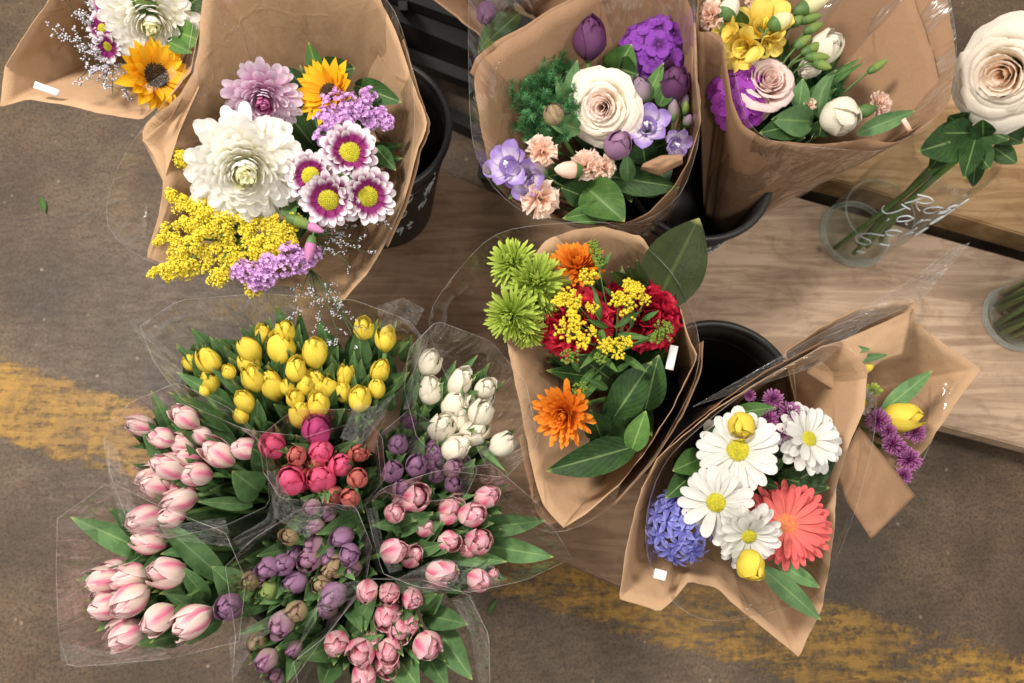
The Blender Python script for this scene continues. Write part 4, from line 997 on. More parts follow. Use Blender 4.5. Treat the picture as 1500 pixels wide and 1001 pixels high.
rose(o, 1110, 160, .445, 58, 300, 30, b, 'rosep', 'rosep', 18, 'half closed blush rose below', .5)
cluster('phlox', o, 1080, 140, .445, None, b, floretmesh('phlox2', 5, 1.0, .95, 'round', 12, -.25), 12, 32, 44, 20, 17, 'head of purple magenta phlox', 90, 10, .1, .9)
tulip(o, 1209, 72, .485, 40, 't_white', 50, 62, b, 1.5, .22, label='white tulip opening at the paper back'); tulip(o, 1232, 172, .478, 48, 't_white', 330, 45, b, 1.3, .15, label='plump white tulip at the lower paper edge')
tulip(o, 1188, 98, .47, 30, 't_white', 220, 60, b, 1.4, .15)
carnation(o, 1297, 150, .475, 40, 20, 62, b, 'peach', 22, 'peach carnation on a green calyx, far right'); bud(o, (1255, 166, .468), (1284, 158, .474), 20, 'calyx', b, 'calyx_tube')
carnation(o, 1187, 150, .465, 24, 60, 40, b, 'peach', 18); bud(o, (1272, 106, .47), (1300, 88, .478), 13, 'budg', b, label='green freesia bud on a thin stem')
leaf(o, (1180, 180, .44), (1112, 195, .47), 40, 'leaf2', .2); leaf(o, (1190, 178, .45), (1130, 175, .475), 46, 'leaf', .2, .4); leaf(o, (1200, 172, .45), (1226, 102, .49), 24, 'leaf', .15, .5, .8, side=-.25); leaf(o, (1255, 196, .455), (1341, 162, .472), 26, 'leaf', .12, .4)
leaf(o, (1170, 160, .45), (1176, 115, .48), 26, 'leaf', .15); leaf(o, (1190, 150, .45), (1225, 130, .475), 14, 'leaf3'); leaf(o, (1180, 140, .44), (1262, 84, .475), 12, 'leaf3', .15); leaf(o, (1180, 145, .44), (1268, 90, .475), 10, 'leaf3', .1)
leaf(o, (1200, 200, .44), (1205, 175, .46), 36, 'leaf2'); leaf(o, (1090, 40, .47), (1082, 15, .50), 20, 'leaf3')
for i in range(18):
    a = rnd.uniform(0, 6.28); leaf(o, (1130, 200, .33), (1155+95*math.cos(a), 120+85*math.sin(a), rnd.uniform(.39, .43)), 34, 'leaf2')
fern(o, 1195, 135, .43, 40, 55, 'dark green ferny filler behind the tulips')
staple(o, 1190, 200, .475, 9, 60); sticker(o, 1328, 183, .475, 7, 20, 30, 'label', 'peach')
wrap(o, 'cellophane_wrap', [(1016, 40, .515), (1066, 60, .50), (1095, 190, .485), (1130, 210, .475), (1300, 225, .46), (1400, 150, .485), (1402, 50, .50), (1380, -60, .53), (1200, -110, .55), (1020, -60, .53)], b, .04, 'cello', n=54, m=10, amp=.008, seed=32, edge=True, freq=1.4)

# ---- paper wrap of a further bouquet behind C (only its corner shows)
o, b = bq(760, 30, .16, 'brown kraft paper corner of a bouquet behind the cream rose bouquet')
wrap(o, 'paper_wrap', [(600, -60, .36), (622, -8, .36), (690, 42, .355), (735, 78, .35), (800, 70, .36), (900, 20, .38), (900, -80, .40), (740, -130, .42)], b, .03, 'kraft2', seed=41, amp=.006, sm=1)
tulip(o, 712, 20, .37, 34, 't_deep', 260, 50, b, label='purple tulip half hidden behind paper'); leaf(o, (740, 20, .34), (700, 78, .36), 30, 'leaf3'); leaf(o, (760, 20, .34), (715, 60, .36), 26, 'leaf2')

# ---- E: orange, red and lime bouquet
o, b = bq(965, 575, .20, 'orange calendula, red carnation and lime mum bouquet in kraft paper')
rimE = [(742, 498, .45), (752, 545, .445), (766, 620, .435), (780, 690, .425), (796, 740, .42), (826, 772, .415), (872, 742, .42), (905, 715, .425), (950, 655, .435), (985, 600, .445), (1010, 545, .455), (1022, 522, .46), (1008, 490, .46), (1000, 455, .455), (985, 415, .45), (940, 345, .45), (885, 332, .45), (840, 336, .45), (800, 352, .45), (765, 400, .45), (745, 450, .45)]
wrap(o, 'paper_wrap', rimE, b, .035, 'kraft', seed=7, amp=.004, sm=0)
wrap(o, 'paper_fold', [(822, 765, .405), (800, 770, .40), (785, 750, .40), (770, 690, .41), (760, 640, .42)], b, .04, 'kraft2', n=40, closed=False, seed=9, amp=.005, t0=.45)
wrap(o, 'paper_fold', [(1030, 500, .45), (1028, 545, .448), (1000, 610, .44), (955, 680, .43), (900, 740, .415)], b, .045, 'kraft2', n=40, closed=False, seed=19, amp=.004, t0=.3)
for x, y, d_, an, ti, zz in ((748, 382, 82, 130, 35, .48), (786, 412, 104, 80, 18, .487), (746, 464, 92, 210, 28, .482), (800, 445, 66, 330, 35, .472), (772, 490, 62, 270, 50, .465)):
    mum(o, x, y, zz, d_, an, ti, b, 'spider', 'spider', 170, .12, 'spider_mum', None, .8, False, 'strap', .2, 84, -30, .42, .9, .36, 6)
for x, y, d_, an, ti, lb in ((846, 386, 88, 85, 42, 'orange calendula at the top of the bouquet'), (826, 608, 102, 210, 24, 'orange calendula low on the left')):
    mum(o, x, y, .478, d_, an, ti, b, 'cal', 'cal', 120, .20, 'calendula', lb, .3, False, 'strap', .2, 70, 0, .35, .5, .22, 5)
carnation(o, 838, 470, .47, 116, 150, 15, b, 'red', 46, 'bright red carnation under yellow solidago', ruf=.15); carnation(o, 952, 458, .465, 108, 40, 20, b, 'dred', 46, 'dark crimson carnation beside the broad leaf', ruf=.15)
carnation(o, 905, 432, .46, 50, 90, 20, b, 'dred', 22)
def solidago(x, y, z, r, n=34, mat='solid', fl=3.4):
    c0 = P(x, y, z); k = mpp(c0); mb = MB(); root = P(900, 520, .42)
    mb.tube([q-c0 for q in bez(root, (root+c0)/2+Vector((0, 0, .012)), c0, 6)], .0014, .001, 5, 1)
    for i in range(n):
        d = Vector((rnd.gauss(0, 1), rnd.gauss(0, 1), abs(rnd.gauss(0, .7)))).normalized(); c = Vector((d.x, d.y, d.z*.6))*r*k*rnd.uniform(.3, 1)
        mb.tube([Vector((0, 0, -.004)), c], .0004, .0004, 3, 1, False); octa(mb, c, fl*k*rnd.uniform(.75, 1.15), rnd.random()); octa(mb, c+Vector((rnd.uniform(-1, 1), rnd.uniform(-1, 1), .6))*fl*k, fl*k*.7, rnd.random())
    s = link('solidago', mb.mesh('solidago', [M_[mat], M_['stem']]), o, Matrix.Translation(c0)); s['kind'] = 'stuff'
for x, y, r in ((862, 408, 16), (830, 436, 15), (842, 442, 14), (818, 440, 10), (828, 486, 20), (845, 476, 14), (852, 500, 12), (916, 448, 22), (930, 425, 14), (905, 440, 14), (902, 510, 20), (888, 506, 12), (922, 420, 11), (838, 462, 10)): solidago(x, y, .505, r)
for x, y, r in ((868, 452, 10), (945, 440, 9), (868, 485, 10), (920, 500, 10)): solidago(x, y, .50, r, 22, 'solid', 2.8)
for x, y, r in ((968, 488, 18), (975, 480, 12), (960, 495, 12), (835, 522, 16), (850, 570, 12), (872, 372, 10), (875, 385, 10), (868, 360, 8), (880, 525, 10)): solidago(x, y, .498, r, 22, 'gbud', 2.8)
for x, y, ax_, ay, ww in ((880, 470, 870, 420, 9), (900, 480, 940, 455, 9), (890, 480, 860, 468, 9), (905, 490, 950, 495, 10), (890, 500, 850, 540, 12), (910, 520, 948, 545, 12), (880, 520, 905, 545, 10), (870, 540, 840, 580, 12), (880, 550, 850, 590, 12), (905, 440, 885, 420, 8), (875, 400, 895, 370, 10), (940, 470, 965, 455, 8), (860, 450, 825, 455, 8), (890, 570, 860, 555, 12), (900, 545, 925, 530, 9), (880, 480, 885, 515, 10), (925, 480, 925, 440, 9), (870, 380, 890, 385, 10), (850, 545, 835, 525, 10)):
    leaf(o, (x, y, .475), (ax_, ay, .495), ww, 'leaf3', .15, .2)
leaf(o, (952, 462, .44), (1024, 320, .49), 92, 'leafbig', .04, .22, .35, .05, 'broad_leaf', .5)
leaf(o, (962, 470, .40), (985, 345, .46), 70, 'leafbig', .05, .22, .2, .05, 'broad_leaf', .5)
leaf(o, (925, 420, .45), (895, 398, .48), 20, 'leafbig'); leaf(o, (935, 425, .45), (920, 390, .48), 22, 'leafbig'); leaf(o, (940, 430, .45), (933, 380, .48), 18, 'leafbig')
leaf(o, (928, 655, .43), (800, 690, .445), 52, 'leaf2', .14, .45, .6); leaf(o, (900, 610, .42), (955, 530, .465), 54, 'leaf2', .2, .5, .7); leaf(o, (925, 660, .43), (946, 602, .46), 36, 'leaf3', .1, .4); leaf(o, (880, 640, .42), (865, 600, .46), 40, 'leaf2'); leaf(o, (910, 640, .40), (880, 680, .43), 50, 'leaf2'); leaf(o, (945, 600, .41), (965, 520, .46), 46, 'leaf2'); leaf(o, (900, 560, .42), (845, 520, .46), 36, 'leaf2')
for i in range(22):
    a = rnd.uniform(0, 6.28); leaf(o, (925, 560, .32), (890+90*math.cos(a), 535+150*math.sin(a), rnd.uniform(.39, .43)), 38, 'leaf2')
sticker(o, 984, 524, .462, 12, 36, -12)
wrap(o, 'cellophane_wrap', [(620, 470, .44), (650, 420, .46), (720, 340, .47), (780, 330, .47), (900, 322, .47), (990, 400, .48), (1030, 500, .475), (1020, 560, .465), (960, 670, .45), (880, 760, .43), (800, 790, .42), (740, 740, .425), (690, 640, .43)], b, .045, 'cello', n=54, m=10, amp=.008, seed=52, edge=True, freq=1.4)

# ---- G: bouquet lying behind F at the right
o, b = bq(1165, 590, .20, 'small bouquet of yellow tulip and purple button mums, kraft paper, right')
wrap(o, 'paper_wrap', [(1150, 515, .43), (1200, 480, .425), (1262, 452, .42), (1342, 440, .415), (1338, 470, .40), (1437, 541, .385), (1418, 565, .38), (1385, 612, .375), (1355, 660, .37), (1322, 700, .37), (1280, 720, .37), (1220, 700, .38), (1170, 620, .40)], b, .025, 'kraft', seed=61, amp=.003, sm=0, n=150)
sheet(o, 'paper_flap', [[(1180, 545, .418), (1230, 500, .425), (1300, 470, .425), (1338, 452, .42)], [(1235, 580, .40), (1262, 550, .405), (1290, 530, .405), (1322, 520, .40)]], 'kraft', amp=.004, seed=5, bow=.006)
tulip(o, 1319, 611, .40, 36, 't_yellow', 4, 80, b, 1.75, .12, label='closed yellow tulip pointing right')
def button(parent, x, y, z, d_):
    mum(parent, x, y, z, d_, rnd.uniform(0, 360), rnd.uniform(5, 25), parent_base, 'btn', 'btn', 110, .16, 'button_mum', None, .6, False, 'strap', .2, 86, -50, .62, .25, .5, 4)
parent_base = b
for x, y, d_ in ((1284, 617, 40), (1306, 650, 34), (1341, 634, 34), (1331, 672, 38), (1324, 697, 28), (1318, 655, 28), (1300, 632, 28)): button(o, x, y, .405, d_)
daisy(o, 1268, 590, .40, 44, 150, 40, b, 'daisy', 14, .3, 'ddisc', .25, 20); daisy(o, 1278, 574, .40, 30, 60, 40, b, 'spider', 12, .3, 'gbud', .3, 40)
leaf(o, (1292, 602, .395), (1366, 543, .41), 26, 'leaf', .1, .4); leaf(o, (1225, 512, .41), (1276, 512, .425), 14, 'leaf', .1); leaf(o, (1250, 528, .41), (1302, 520, .42), 12, 'leaf', .1); bud(o, (1258, 545, .41), (1280, 536, .415), 14, 't_yellow', b)
wrap(o, 'cellophane_wrap', [(1160, 510, .44), (1250, 465, .44), (1345, 450, .43), (1400, 560, .40), (1375, 625, .385), (1340, 700, .38), (1290, 760, .37), (1220, 720, .385), (1170, 620, .41)], b, .03, 'cello', n=80, m=10, amp=.006, seed=62, edge=True, freq=1.4)

# ---- F: white daisy and coral gerbera bouquet
o, b = bq(1040, 640, .21, 'white daisy, blue hyacinth and coral gerbera bouquet in kraft paper')
rimF = [(1205, 505, .475), (1240, 497, .47), (1272, 540, .465), (1266, 600, .455), (1242, 655, .445), (1224, 715, .44), (1220, 800, .425), (1206, 890, .405), (1170, 962, .39), (1105, 908, .40), (1050, 862, .41), (1010, 850, .42), (985, 880, .41), (966, 896, .405), (905, 878, .41), (918, 800, .435), (940, 715, .465), (962, 672, .478), (1000, 636, .486), (1050, 600, .488), (1120, 555, .485)]
wrap(o, 'paper_wrap', rimF, b, .04, 'kraft', seed=71, amp=.004, sm=0, n=150)
wrap(o, 'paper_fold', [(930, 760, .43), (950, 690, .46), (990, 640, .475), (1050, 592, .478), (1120, 545, .475), (1210, 498, .465)], b, .05, 'kraft2', n=50, closed=False, seed=75, amp=.006, t0=.2)
sheet(o, 'paper_flap', [[(1225, 690, .43), (1240, 735, .42), (1276, 790, .40)], [(1258, 625, .43), (1300, 675, .42), (1341, 726, .40)]], 'kraft2', amp=.004, seed=3, bow=.010)
for x, y, d_, an, ti, n_, zz in ((1081, 660, 128, 120, 8, 21, .485), (1049, 736, 112, 230, 10, 20, .482), (1183, 644, 112, 20, 38, 18, .475), (1096, 784, 108, 300, 34, 18, .488)):
    daisy(o, x, y, zz, d_, an, ti, b, 'daisy', n_, .31, 'ddisc', .255, 6, 1 if ti < 20 else 2, 'daisy', None)
tulip(o, 1085, 624, .492, 36, 't_yellow', 250, 30, b, 1.25, .1, label='small yellow tulip above the top daisy'); tulip(o, 1101, 830, .505, 40, 't_yellow', 305, 50, b, 1.35, .1, label='yellow tulip at the lower paper edge')
parent_base = b
for x, y, d_ in ((1133, 586, 34), (1157, 606, 36), (1124, 614, 36), (1144, 636, 34), (1098, 580, 20), (1150, 655, 20)): button(o, x, y, .478, d_)
cluster('hyacinth', o, 995, 772, .43, None, b, floretmesh('hya', 6, 1.0, .42, 'point', 30, -.7, .3), 26, 40, 48, 32, 21, 'blue violet hyacinth head', 225, 12, .0)
daisy(o, 1152, 768, .458, 130, 30, 12, b, 'ger', 30, .19, 'gdisc', .30, 3, 2, 'gerbera', 'coral pink gerbera', 'strap', -.1, .02, .28, 6, .25)
leaf(o, (1075, 605, .46), (1136, 597, .485), 24, 'leaf3', .15, .3, .3); leaf(o, (1115, 830, .455), (1203, 909, .445), 32, 'leaf', .08, .4); leaf(o, (1140, 825, .45), (1201, 861, .445), 24, 'leaf', .1, .4); leaf(o, (1165, 705, .44), (1224, 672, .465), 44, 'leaf2', .2); leaf(o, (1140, 700, .43), (1215, 715, .45), 40, 'leaf2', .2)
leaf(o, (1020, 690, .44), (975, 730, .465), 36, 'leaf2'); leaf(o, (1030, 670, .44), (985, 690, .47), 40, 'leaf3'); leaf(o, (1060, 640, .45), (1030, 640, .475), 36, 'leaf2'); leaf(o, (1125, 690, .45), (1150, 672, .47), 18, 'leaf3'); leaf(o, (1115, 705, .45), (1140, 715, .465), 18, 'leaf2')
for i in range(22):
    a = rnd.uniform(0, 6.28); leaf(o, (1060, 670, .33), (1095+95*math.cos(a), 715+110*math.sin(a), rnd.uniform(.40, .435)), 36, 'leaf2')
sticker(o, 967, 842, .432, 18, 14, -15); staple(o, 1100, 886, .412, 9, 20); staple(o, 1095, 892, .412, 9, 20)
wrap(o, 'cellophane_wrap', [(1225, 497, .485), (1285, 540, .475), (1282, 640, .455), (1250, 760, .435), (1200, 880, .415), (1120, 900, .41), (1040, 915, .41), (990, 892, .415), (945, 820, .44), (946, 740, .465), (975, 670, .485), (1050, 605, .495), (1130, 548, .492)], b, .05, 'cello', n=54, m=10, amp=.008, seed=72, edge=True, freq=1.4)
sheet(o, 'cellophane_corner', [[(1015, 596, .48), (1200, 490, .47), (1330, 412, .44), (1395, 365, .43)], [(1200, 535, .468), (1262, 480, .45), (1350, 440, .43), (1420, 356, .42)]], 'cello', 40, 14, .016, 9, True)

# ---- rose in the glass vase
o = thing('garden_rose', P(1275, 330, ZM+.03), 'single cream peach garden rose standing in the glass vase', 'rose'); b = P(1240, 352, ZM+.03)
rose(o, 1464, 112, .50, 176, 215, 18, b, 'rose', 'rosev', 25)
for a_, t_, w_ in (((1420, 200, .40), (1345, 222, .43), 60), ((1425, 195, .40), (1372, 195, .43), 44), ((1430, 200, .40), (1412, 262, .42), 34), ((1425, 215, .40), (1450, 248, .42), 40), ((1440, 190, .41), (1478, 205, .43), 34), ((1420, 190, .39), (1388, 170, .42), 40), ((1450, 190, .40), (1500, 210, .42), 28), ((1410, 205, .38), (1395, 232, .40), 30)):
    leaf(o, a_, t_, w_, 'leaf2', .12, .15, .2)
for i, (x, y) in enumerate(((1222, 364), (1262, 336), (1290, 352), (1250, 372), (1270, 362))):
    bb = P(x, y, ZM+.02); link('stem', MB().tube([q-bb for q in bez(bb, P(1330, 285, .27), P(1425+8*i, 195, .40), 9)], .0042, .0032, 7).mesh('stem', [M_['stem']]), o, Matrix.Translation(bb))
for a_, t_, w_ in (((1440, 200, .41), (1440, 175, .44), 34), ((1455, 215, .39), (1490, 240, .40), 30), ((1400, 200, .37), (1360, 250, .37), 34), ((1430, 230, .36), (1425, 275, .36), 26), ((1470, 200, .40), (1510, 180, .43), 34)):
    leaf(o, a_, t_, w_, 'leaf2', .12, .2, .3)
# ---- green stems in the second vase
o = thing('stem_bunch', P(1484, 468, ZM+.03), 'tight bunch of green stems standing in the right hand vase', 'stems')
for i in range(90):
    a = rnd.uniform(0, 6.28); r = .052*math.sqrt(rnd.random()); c = P(1484, 468, ZM)+Vector((math.cos(a)*r, math.sin(a)*r, .016)); a2 = a+rnd.uniform(-.9, .9)
    d = P(1484, 468, ZM)+Vector((math.cos(a2)*.052, math.sin(a2)*.05, .42))
    link('stem', MB().tube([q-c for q in bez(c, (c+d)/2+Vector((rnd.uniform(-.008, .008), rnd.uniform(-.008, .008), 0)), d, 5)], rnd.uniform(.003, .0055), None, 6).mesh('stem', [M_[rnd.choice(('stem', 'lstem', 'lstem', 'dstem', 'calyx'))]]), o, Matrix.Translation(c))
for i in range(5):
    a = rnd.uniform(0, 6.28); c = P(1484, 468, ZM)+Vector((math.cos(a)*.03, math.sin(a)*.03, .03)); leaf(o, c, c+Vector((math.cos(a)*-.004, math.sin(a)*-.004, rnd.uniform(.08, .16))), 14, 'leaf3', .02, .2)
# ================================================================== tulip bunches in cellophane
TB = [
 ('yellow', 'bunch of yellow tulips in cellophane, top of the tulip bucket', (470, 690, .14), .425, (100, 54, 16), 40, [
  (280, 531, 30), (307, 528, 38), (366, 512, 36), (411, 510, 44), (418, 486, 30), (461, 517, 42), (434, 542, 34), (373, 555, 34), (422, 567, 26), (447, 566, 30), (434, 585, 28), (359, 589, 32), (468, 593, 36), (441, 607, 38), (299, 573, 18), (353, 609, 24), (532, 482, 32), (565, 496, 32), (557, 544, 34), (506, 551, 26), (527, 585, 36), (553, 569, 28), (387, 492, 26), (335, 545, 22)],
  't_yellow', [(205, 478), (260, 440), (380, 430), (520, 440), (600, 470), (622, 500), (600, 560), (545, 610), (450, 640), (360, 630), (270, 590), (225, 530)]),
 ('pale', 'bunch of pale pink tulips in cellophane, left below the yellow tulips', (440, 745, .14), .42, (165, 62, 20), 46, [
  (206, 622, 36), (236, 642, 34), (271, 611, 38), (296, 638, 32), (319, 664, 44), (357, 658, 38), (245, 684, 40), (285, 696, 42), (229, 709, 44), (262, 734, 42), (212, 760, 42), (250, 757, 34)],
  't_pale', [(158, 620), (190, 590), (260, 560), (340, 600), (390, 660), (395, 740), (330, 770), (240, 790), (185, 760), (160, 690)]),
 ('low', 'bunch of pale pink tulips in cellophane at the lower left', (430, 790, .14), .42, (200, 66, 18), 44, [
  (217, 792, 42), (151, 850, 44), (191, 847, 44), (245, 839, 46), (152, 889, 40), (191, 880, 50), (230, 907, 46), (280, 910, 46), (186, 930, 46)],
  't_pale', [(84, 760), (160, 705), (240, 745), (330, 780), (360, 850), (350, 940), (250, 965), (100, 978), (86, 930), (82, 840)]),
 ('hot', 'bunch of hot pink tulips standing upright in cellophane, centre of the bucket', (485, 765, .14), .43, (110, 16, 16), 46, [
  (464, 630, 46, 't_mauve'), (401, 653, 40), (434, 667, 32, 't_salmon'), (470, 661, 40), (501, 682, 38), (526, 664, 32, 't_salmon'), (524, 700, 32, 't_salmon'), (425, 704, 42), (470, 702, 46), (513, 731, 32, 't_salmon')],
  't_hot', [(380, 640), (430, 600), (520, 600), (560, 640), (565, 700), (530, 745), (470, 735), (410, 730), (385, 690)]),
 ('white', 'bunch of white tulips in cellophane, right of the yellow tulips', (560, 740, .14), .425, (55, 44, 18), 40, [
  (629, 532, 36), (630, 572, 40), (674, 561, 36), (711, 569, 34), (666, 594, 42), (706, 606, 38), (647, 627, 42), (693, 634, 40), (669, 656, 42), (735, 652, 38)],
  't_white', [(600, 510), (640, 470), (720, 500), (770, 560), (790, 650), (740, 700), (660, 690), (610, 640), (592, 570)]),
 ('mauve', 'small bunch of purple tulips wedged between white and hot pink tulips', (550, 765, .14), .415, (70, 25, 18), 36, [
  (583, 650, 34), (575, 690, 36), (610, 682, 36), (637, 665, 28), (663, 686, 28, 't_lilac'), (639, 697, 28), (663, 709, 26), (600, 618, 24, 't_deep'), (590, 716, 28)],
  't_purple', [(552, 640), (600, 600), (670, 640), (700, 690), (680, 730), (620, 735), (560, 720)]),
 ('pink', 'bunch of bright pink tulips in cellophane on the right of the bucket', (570, 800, .14), .425, (15, 26, 18), 44, [
  (608, 729, 42), (578, 752, 34), (658, 747, 40), (692, 755, 40), (713, 727, 38), (658, 792, 34), (703, 793, 40), (578, 808, 40), (647, 838, 42), (703, 850, 36), (723, 841, 18)],
  't_pink', [(535, 740), (560, 715), (640, 690), (720, 680), (790, 740), (838, 818), (770, 850), (690, 868), (610, 860), (560, 840)]),
 ('plum', 'bunch of plum and olive tulip buds in cellophane, lower middle', (495, 825, .14), .415, (215, 32, 22), 36, [
  (457, 743, 28, 't_lilac'), (480, 753, 26, 't_lilac'), (461, 772, 26, 't_lilac'), (425, 786, 28, 't_olive'), (502, 788, 34), (511, 814, 36), (393, 833, 34), (415, 827, 34), (453, 820, 34, 't_lilac'), (432, 853, 38), (368, 852, 32, 't_olive'), (395, 864, 32, 't_green'), (482, 837, 24, 't_olive'), (518, 834, 26, 't_lilac'), (488, 873, 42), (336, 889, 44), (412, 914, 38, 't_lilac'), (434, 896, 36, 't_olive'), (430, 950, 28, 't_lilac'), (391, 967, 34, 't_lilac'), (403, 990, 24, 't_lilac')],
  't_purple', [(330, 830), (370, 790), (440, 745), (520, 740), (545, 800), (535, 860), (470, 940), (420, 1010), (340, 1010), (345, 930)]),
 ('bottom', 'bunch of rose pink tulips in cellophane along the bottom edge', (535, 860, .14), .425, (280, 22, 18), 44, [
  (538, 867, 38), (570, 869, 38), (603, 877, 38), (565, 902, 38), (585, 923, 40), (625, 947, 46), (492, 945, 40), (528, 958, 44), (568, 954, 38), (534, 992, 44)],
  't_pink', [(480, 930), (540, 848), (620, 850), (685, 870), (716, 930), (718, 1010), (640, 1060), (520, 1060), (440, 1020), (430, 970)]),
]
EXTRA = {
 'yellow': [((330, 560), (258, 508), 32), ((335, 540), (280, 480), 34), ((430, 520), (405, 447), 26), ((370, 530), (320, 497), 40), ((350, 600), (258, 545), 30), ((590, 530), (602, 490), 22), ((560, 570), (600, 545), 30), ((390, 590), (310, 540), 34), ((560, 520), (600, 500), 24), ((530, 540), (525, 480), 40), ((400, 520), (388, 500), 22), ((500, 570), (485, 520), 24), ((480, 620), (505, 600), 30), ((565, 600), (575, 570), 28), ((345, 630), (250, 575), 34)],
 'pale': [((265, 660), (221, 572), 30), ((270, 720), (203, 612), 40), ((345, 650), (247, 574), 34), ((240, 690), (193, 680), 14), ((250, 650), (193, 655), 16), ((380, 720), (340, 690), 60), ((375, 690), (300, 640), 30), ((370, 740), (290, 735), 24), ((390, 700), (375, 640), 40)],
 'low': [((230, 815), (103, 757), 46), ((250, 830), (111, 850), 34), ((230, 790), (160, 745), 44), ((330, 850), (226, 758), 44), ((305, 880), (262, 828), 32), ((190, 860), (113, 835), 12), ((280, 925), (200, 945), 40), ((310, 900), (240, 870), 30), ((360, 880), (310, 830), 60), ((325, 905), (270, 945), 26), ((300, 870), (250, 900), 22), ((310, 800), (235, 812), 30)],
 'hot': [((485, 700), (525, 640), 30), ((450, 690), (400, 690), 24), ((480, 740), (440, 730), 30)],
 'white': [((620, 600), (700, 520), 24), ((640, 590), (668, 528), 20), ((615, 610), (650, 560), 20), ((650, 610), (690, 600), 30), ((610, 650), (660, 620), 60), ((690, 640), (740, 690), 14), ((620, 600), (612, 560), 30)],
 'mauve': [((655, 735), (696, 672), 44), ((600, 700), (620, 640), 30), ((590, 690), (565, 660), 24), ((620, 720), (640, 740), 30)],
 'pink': [((700, 775), (800, 762), 38), ((715, 800), (811, 816), 42), ((640, 810), (743, 823), 34), ((570, 780), (635, 750), 38), ((600, 770), (545, 770), 26), ((630, 800), (655, 810), 34), ((610, 760), (632, 715), 30), ((690, 740), (735, 752), 22), ((640, 780), (690, 740), 24), ((630, 850), (680, 870), 20)],
 'plum': [((440, 800), (375, 815), 30), ((450, 810), (410, 790), 30), ((400, 880), (335, 905), 24), ((470, 880), (350, 930), 24), ((440, 940), (420, 1000), 30), ((470, 850), (445, 880), 44), ((500, 830), (530, 800), 24), ((440, 930), (465, 890), 30), ((490, 810), (520, 850), 30), ((430, 860), (380, 885), 30)],
 'bottom': [((620, 900), (686, 915), 44), ((640, 920), (692, 996), 50), ((620, 950), (656, 1010), 46), ((510, 930), (552, 870), 34), ((500, 945), (435, 965), 46), ((545, 940), (515, 930), 40), ((560, 950), (520, 1010), 34), ((590, 880), (640, 870), 40), ((620, 900), (650, 870), 30), ((580, 960), (615, 1010), 60), ((490, 960), (470, 1010), 50), ((480, 950), (560, 930), 20)],
}
FOLDS = {
 'hot': [([(390, 690), (402, 758), (452, 790)], [(404, 690), (432, 742), (480, 742)]), ([(498, 642), (530, 652), (562, 612)], [(520, 590), (546, 596), (576, 578)])],
 'yellow': [([(552, 448), (590, 436), (622, 452)], [(558, 486), (590, 474), (606, 484)]), ([(200, 476), (240, 520), (268, 545)], [(190, 470), (225, 530), (262, 575)]), ([(590, 600), (605, 550), (612, 490)], [(606, 600), (622, 552), (628, 490)])],
 'pale': [([(168, 650), (186, 700), (202, 760)], [(150, 640), (160, 705), (178, 772)]), ([(340, 790), (390, 760), (408, 700)], [(352, 806), (404, 772), (420, 706)])],
 'low': [([(184, 742), (260, 768), (330, 758)], [(190, 760), (260, 792), (340, 802)]), ([(86, 940), (160, 955), (240, 948)], [(90, 975), (170, 976), (250, 964)])],
 'pink': [([(578, 850), (640, 818), (722, 828)], [(590, 872), (650, 866), (742, 852)]), ([(538, 745), (545, 790), (570, 840)], [(552, 742), (560, 790), (590, 835)])],
 'plum': [([(455, 900), (480, 860), (525, 850)], [(430, 960), (470, 900), (535, 868)]), ([(335, 935), (370, 915), (420, 890)], [(340, 1000), (375, 940), (430, 905)])],
 'bottom': [([(662, 880), (690, 930), (700, 1000)], [(690, 872), (716, 930), (718, 1000)])],
}
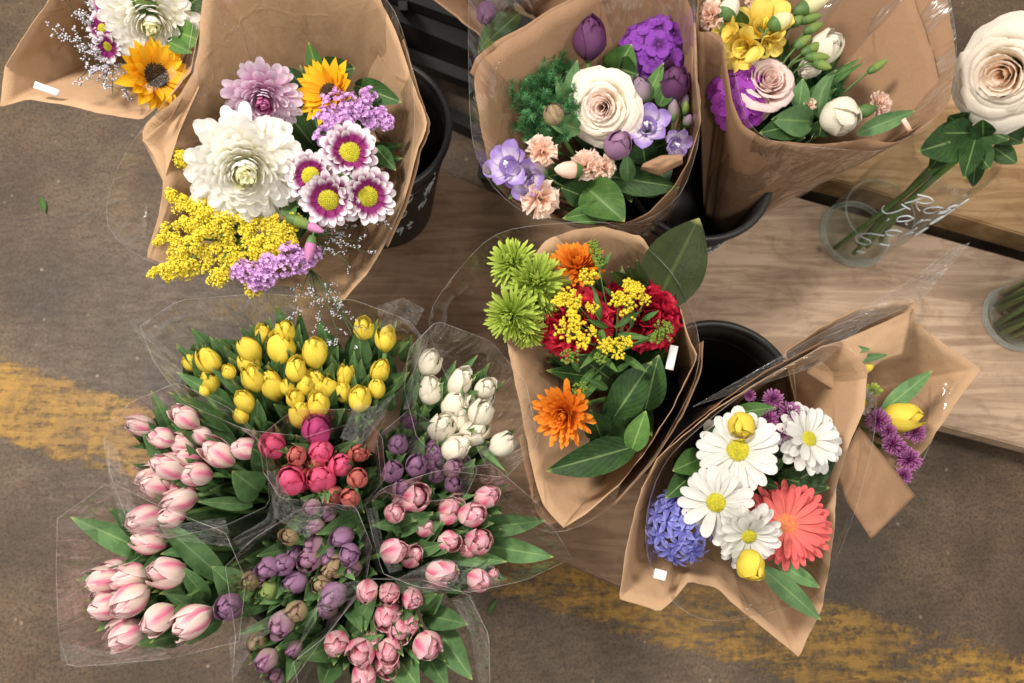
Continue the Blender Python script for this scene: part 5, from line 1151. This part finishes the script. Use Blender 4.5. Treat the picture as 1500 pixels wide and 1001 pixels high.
for key, label, bs, z0, (ang, tilt, jit), wl, items, mat, rim in TB:
    base = P(*bs); o = thing('tulip_bunch', base, label, 'tulip bunch', 'cellophane tulip bunches in one bucket')
    cx = sum(i[0] for i in items)/len(items); cy = sum(i[1] for i in items)/len(items)
    for q in range(max(4, len(items)//2)):                        # half hidden buds deeper in the bunch
        i1, i2 = rnd.sample(items, 2); f = rnd.uniform(.3, .7)
        tulip(o, i1[0]+(i2[0]-i1[0])*f+rnd.uniform(-14, 14), i1[1]+(i2[1]-i1[1])*f+rnd.uniform(-14, 14), z0-.016, rnd.uniform(30, 38), i1[3] if len(i1) > 3 else mat, ang+rnd.uniform(-30, 30), tilt+rnd.uniform(-8, 8), base)
    for it in items:
        x, y, wpx = it[:3]; m = it[3] if len(it) > 3 else mat
        a = math.degrees(math.atan2(-(y-cy), x-cx)); w_ = .35
        an = math.degrees(math.atan2(math.sin(rad(ang))+w_*math.sin(rad(a)), math.cos(rad(ang))+w_*math.cos(rad(a))))
        ti = max(4, tilt+rnd.uniform(-jit, jit)*.7)
        zz = z0+rnd.uniform(-.012, .012)
        tulip(o, x, y, zz, wpx, m, an+rnd.uniform(-jit, jit), ti, base)
        for q in range(3):                                         # leaf blades rising beside each stem
            b2 = rnd.uniform(0, 360) if q else an+rnd.uniform(-50, 50); rr = rnd.uniform(18, 40)
            hd = P(x, y, zz-.02); lo = hd.lerp(base, rnd.uniform(.35, .5))
            tp = P(x+rr*math.cos(rad(b2)), y-rr*math.sin(rad(b2)), zz+rnd.uniform(-.02, .018))
            leaf(o, lo, tp, rnd.uniform(22, 38), 'leaf', .06, .40, rnd.uniform(-.7, .7))
    for q in range(int(len(items)*2.6)):                           # long blades filling the gaps between heads
        i1, i2 = rnd.sample(items, 2); f = rnd.random(); x = i1[0]+(i2[0]-i1[0])*f; y = i1[1]+(i2[1]-i1[1])*f
        an = rad(ang+rnd.uniform(-40, 40)) if tilt > 20 else math.atan2(-(y-cy), x-cx)+rnd.uniform(-.6, .6)
        l1, l2 = rnd.uniform(30, 55), rnd.uniform(18, 36)
        leaf(o, P(x-l1*math.cos(an), y+l1*math.sin(an), z0-.07), P(x+l2*math.cos(an), y-l2*math.sin(an), z0+rnd.uniform(-.008, .016)), rnd.uniform(18, 30), 'leaf', .10, .45, rnd.uniform(-.9, .9))
    for a_, t_, w_ in EXTRA[key]:
        leaf(o, (*a_, z0-.05), (*t_, z0+.012), w_*.84, 'leaf', .10, .42, rnd.uniform(-.5, .5))
    zr = [z0+.045+.012*math.sin(i*2.1) for i in range(len(rim))]
    wrap(o, 'cellophane_wrap', [(*q, zz) for q, zz in zip(rim, zr)], base, .03, 'cello', n=54, m=11, amp=.014, seed=len(label)*1.7, sm=0, edge=True, freq=1.4)
    for lo_, up_ in FOLDS.get(key, []):  # film strips added for their painted pale haze streaks
        sheet(o, 'cellophane_fold', [[(*q, z0+.035) for q in lo_], [(*q, z0+.02) for q in up_]], 'film', 26, 16, .014, rnd.uniform(0, 9), False, 0)
# fallen scraps of leaf on the floor
for x, y, x2, y2, lb in ((60, 290, 66, 312, 'green leaf scrap lying on the bare floor at left'), (716, 900, 728, 878, 'green leaf scrap lying on the floor beside the tulip bucket')):
    p0 = P(x, y, .004); s = leaf(None, p0, P(x2, y2, .006), 9, 'leaf3', .05, .2, name='leaf_scrap'); tag(s, lb, 'leaf')
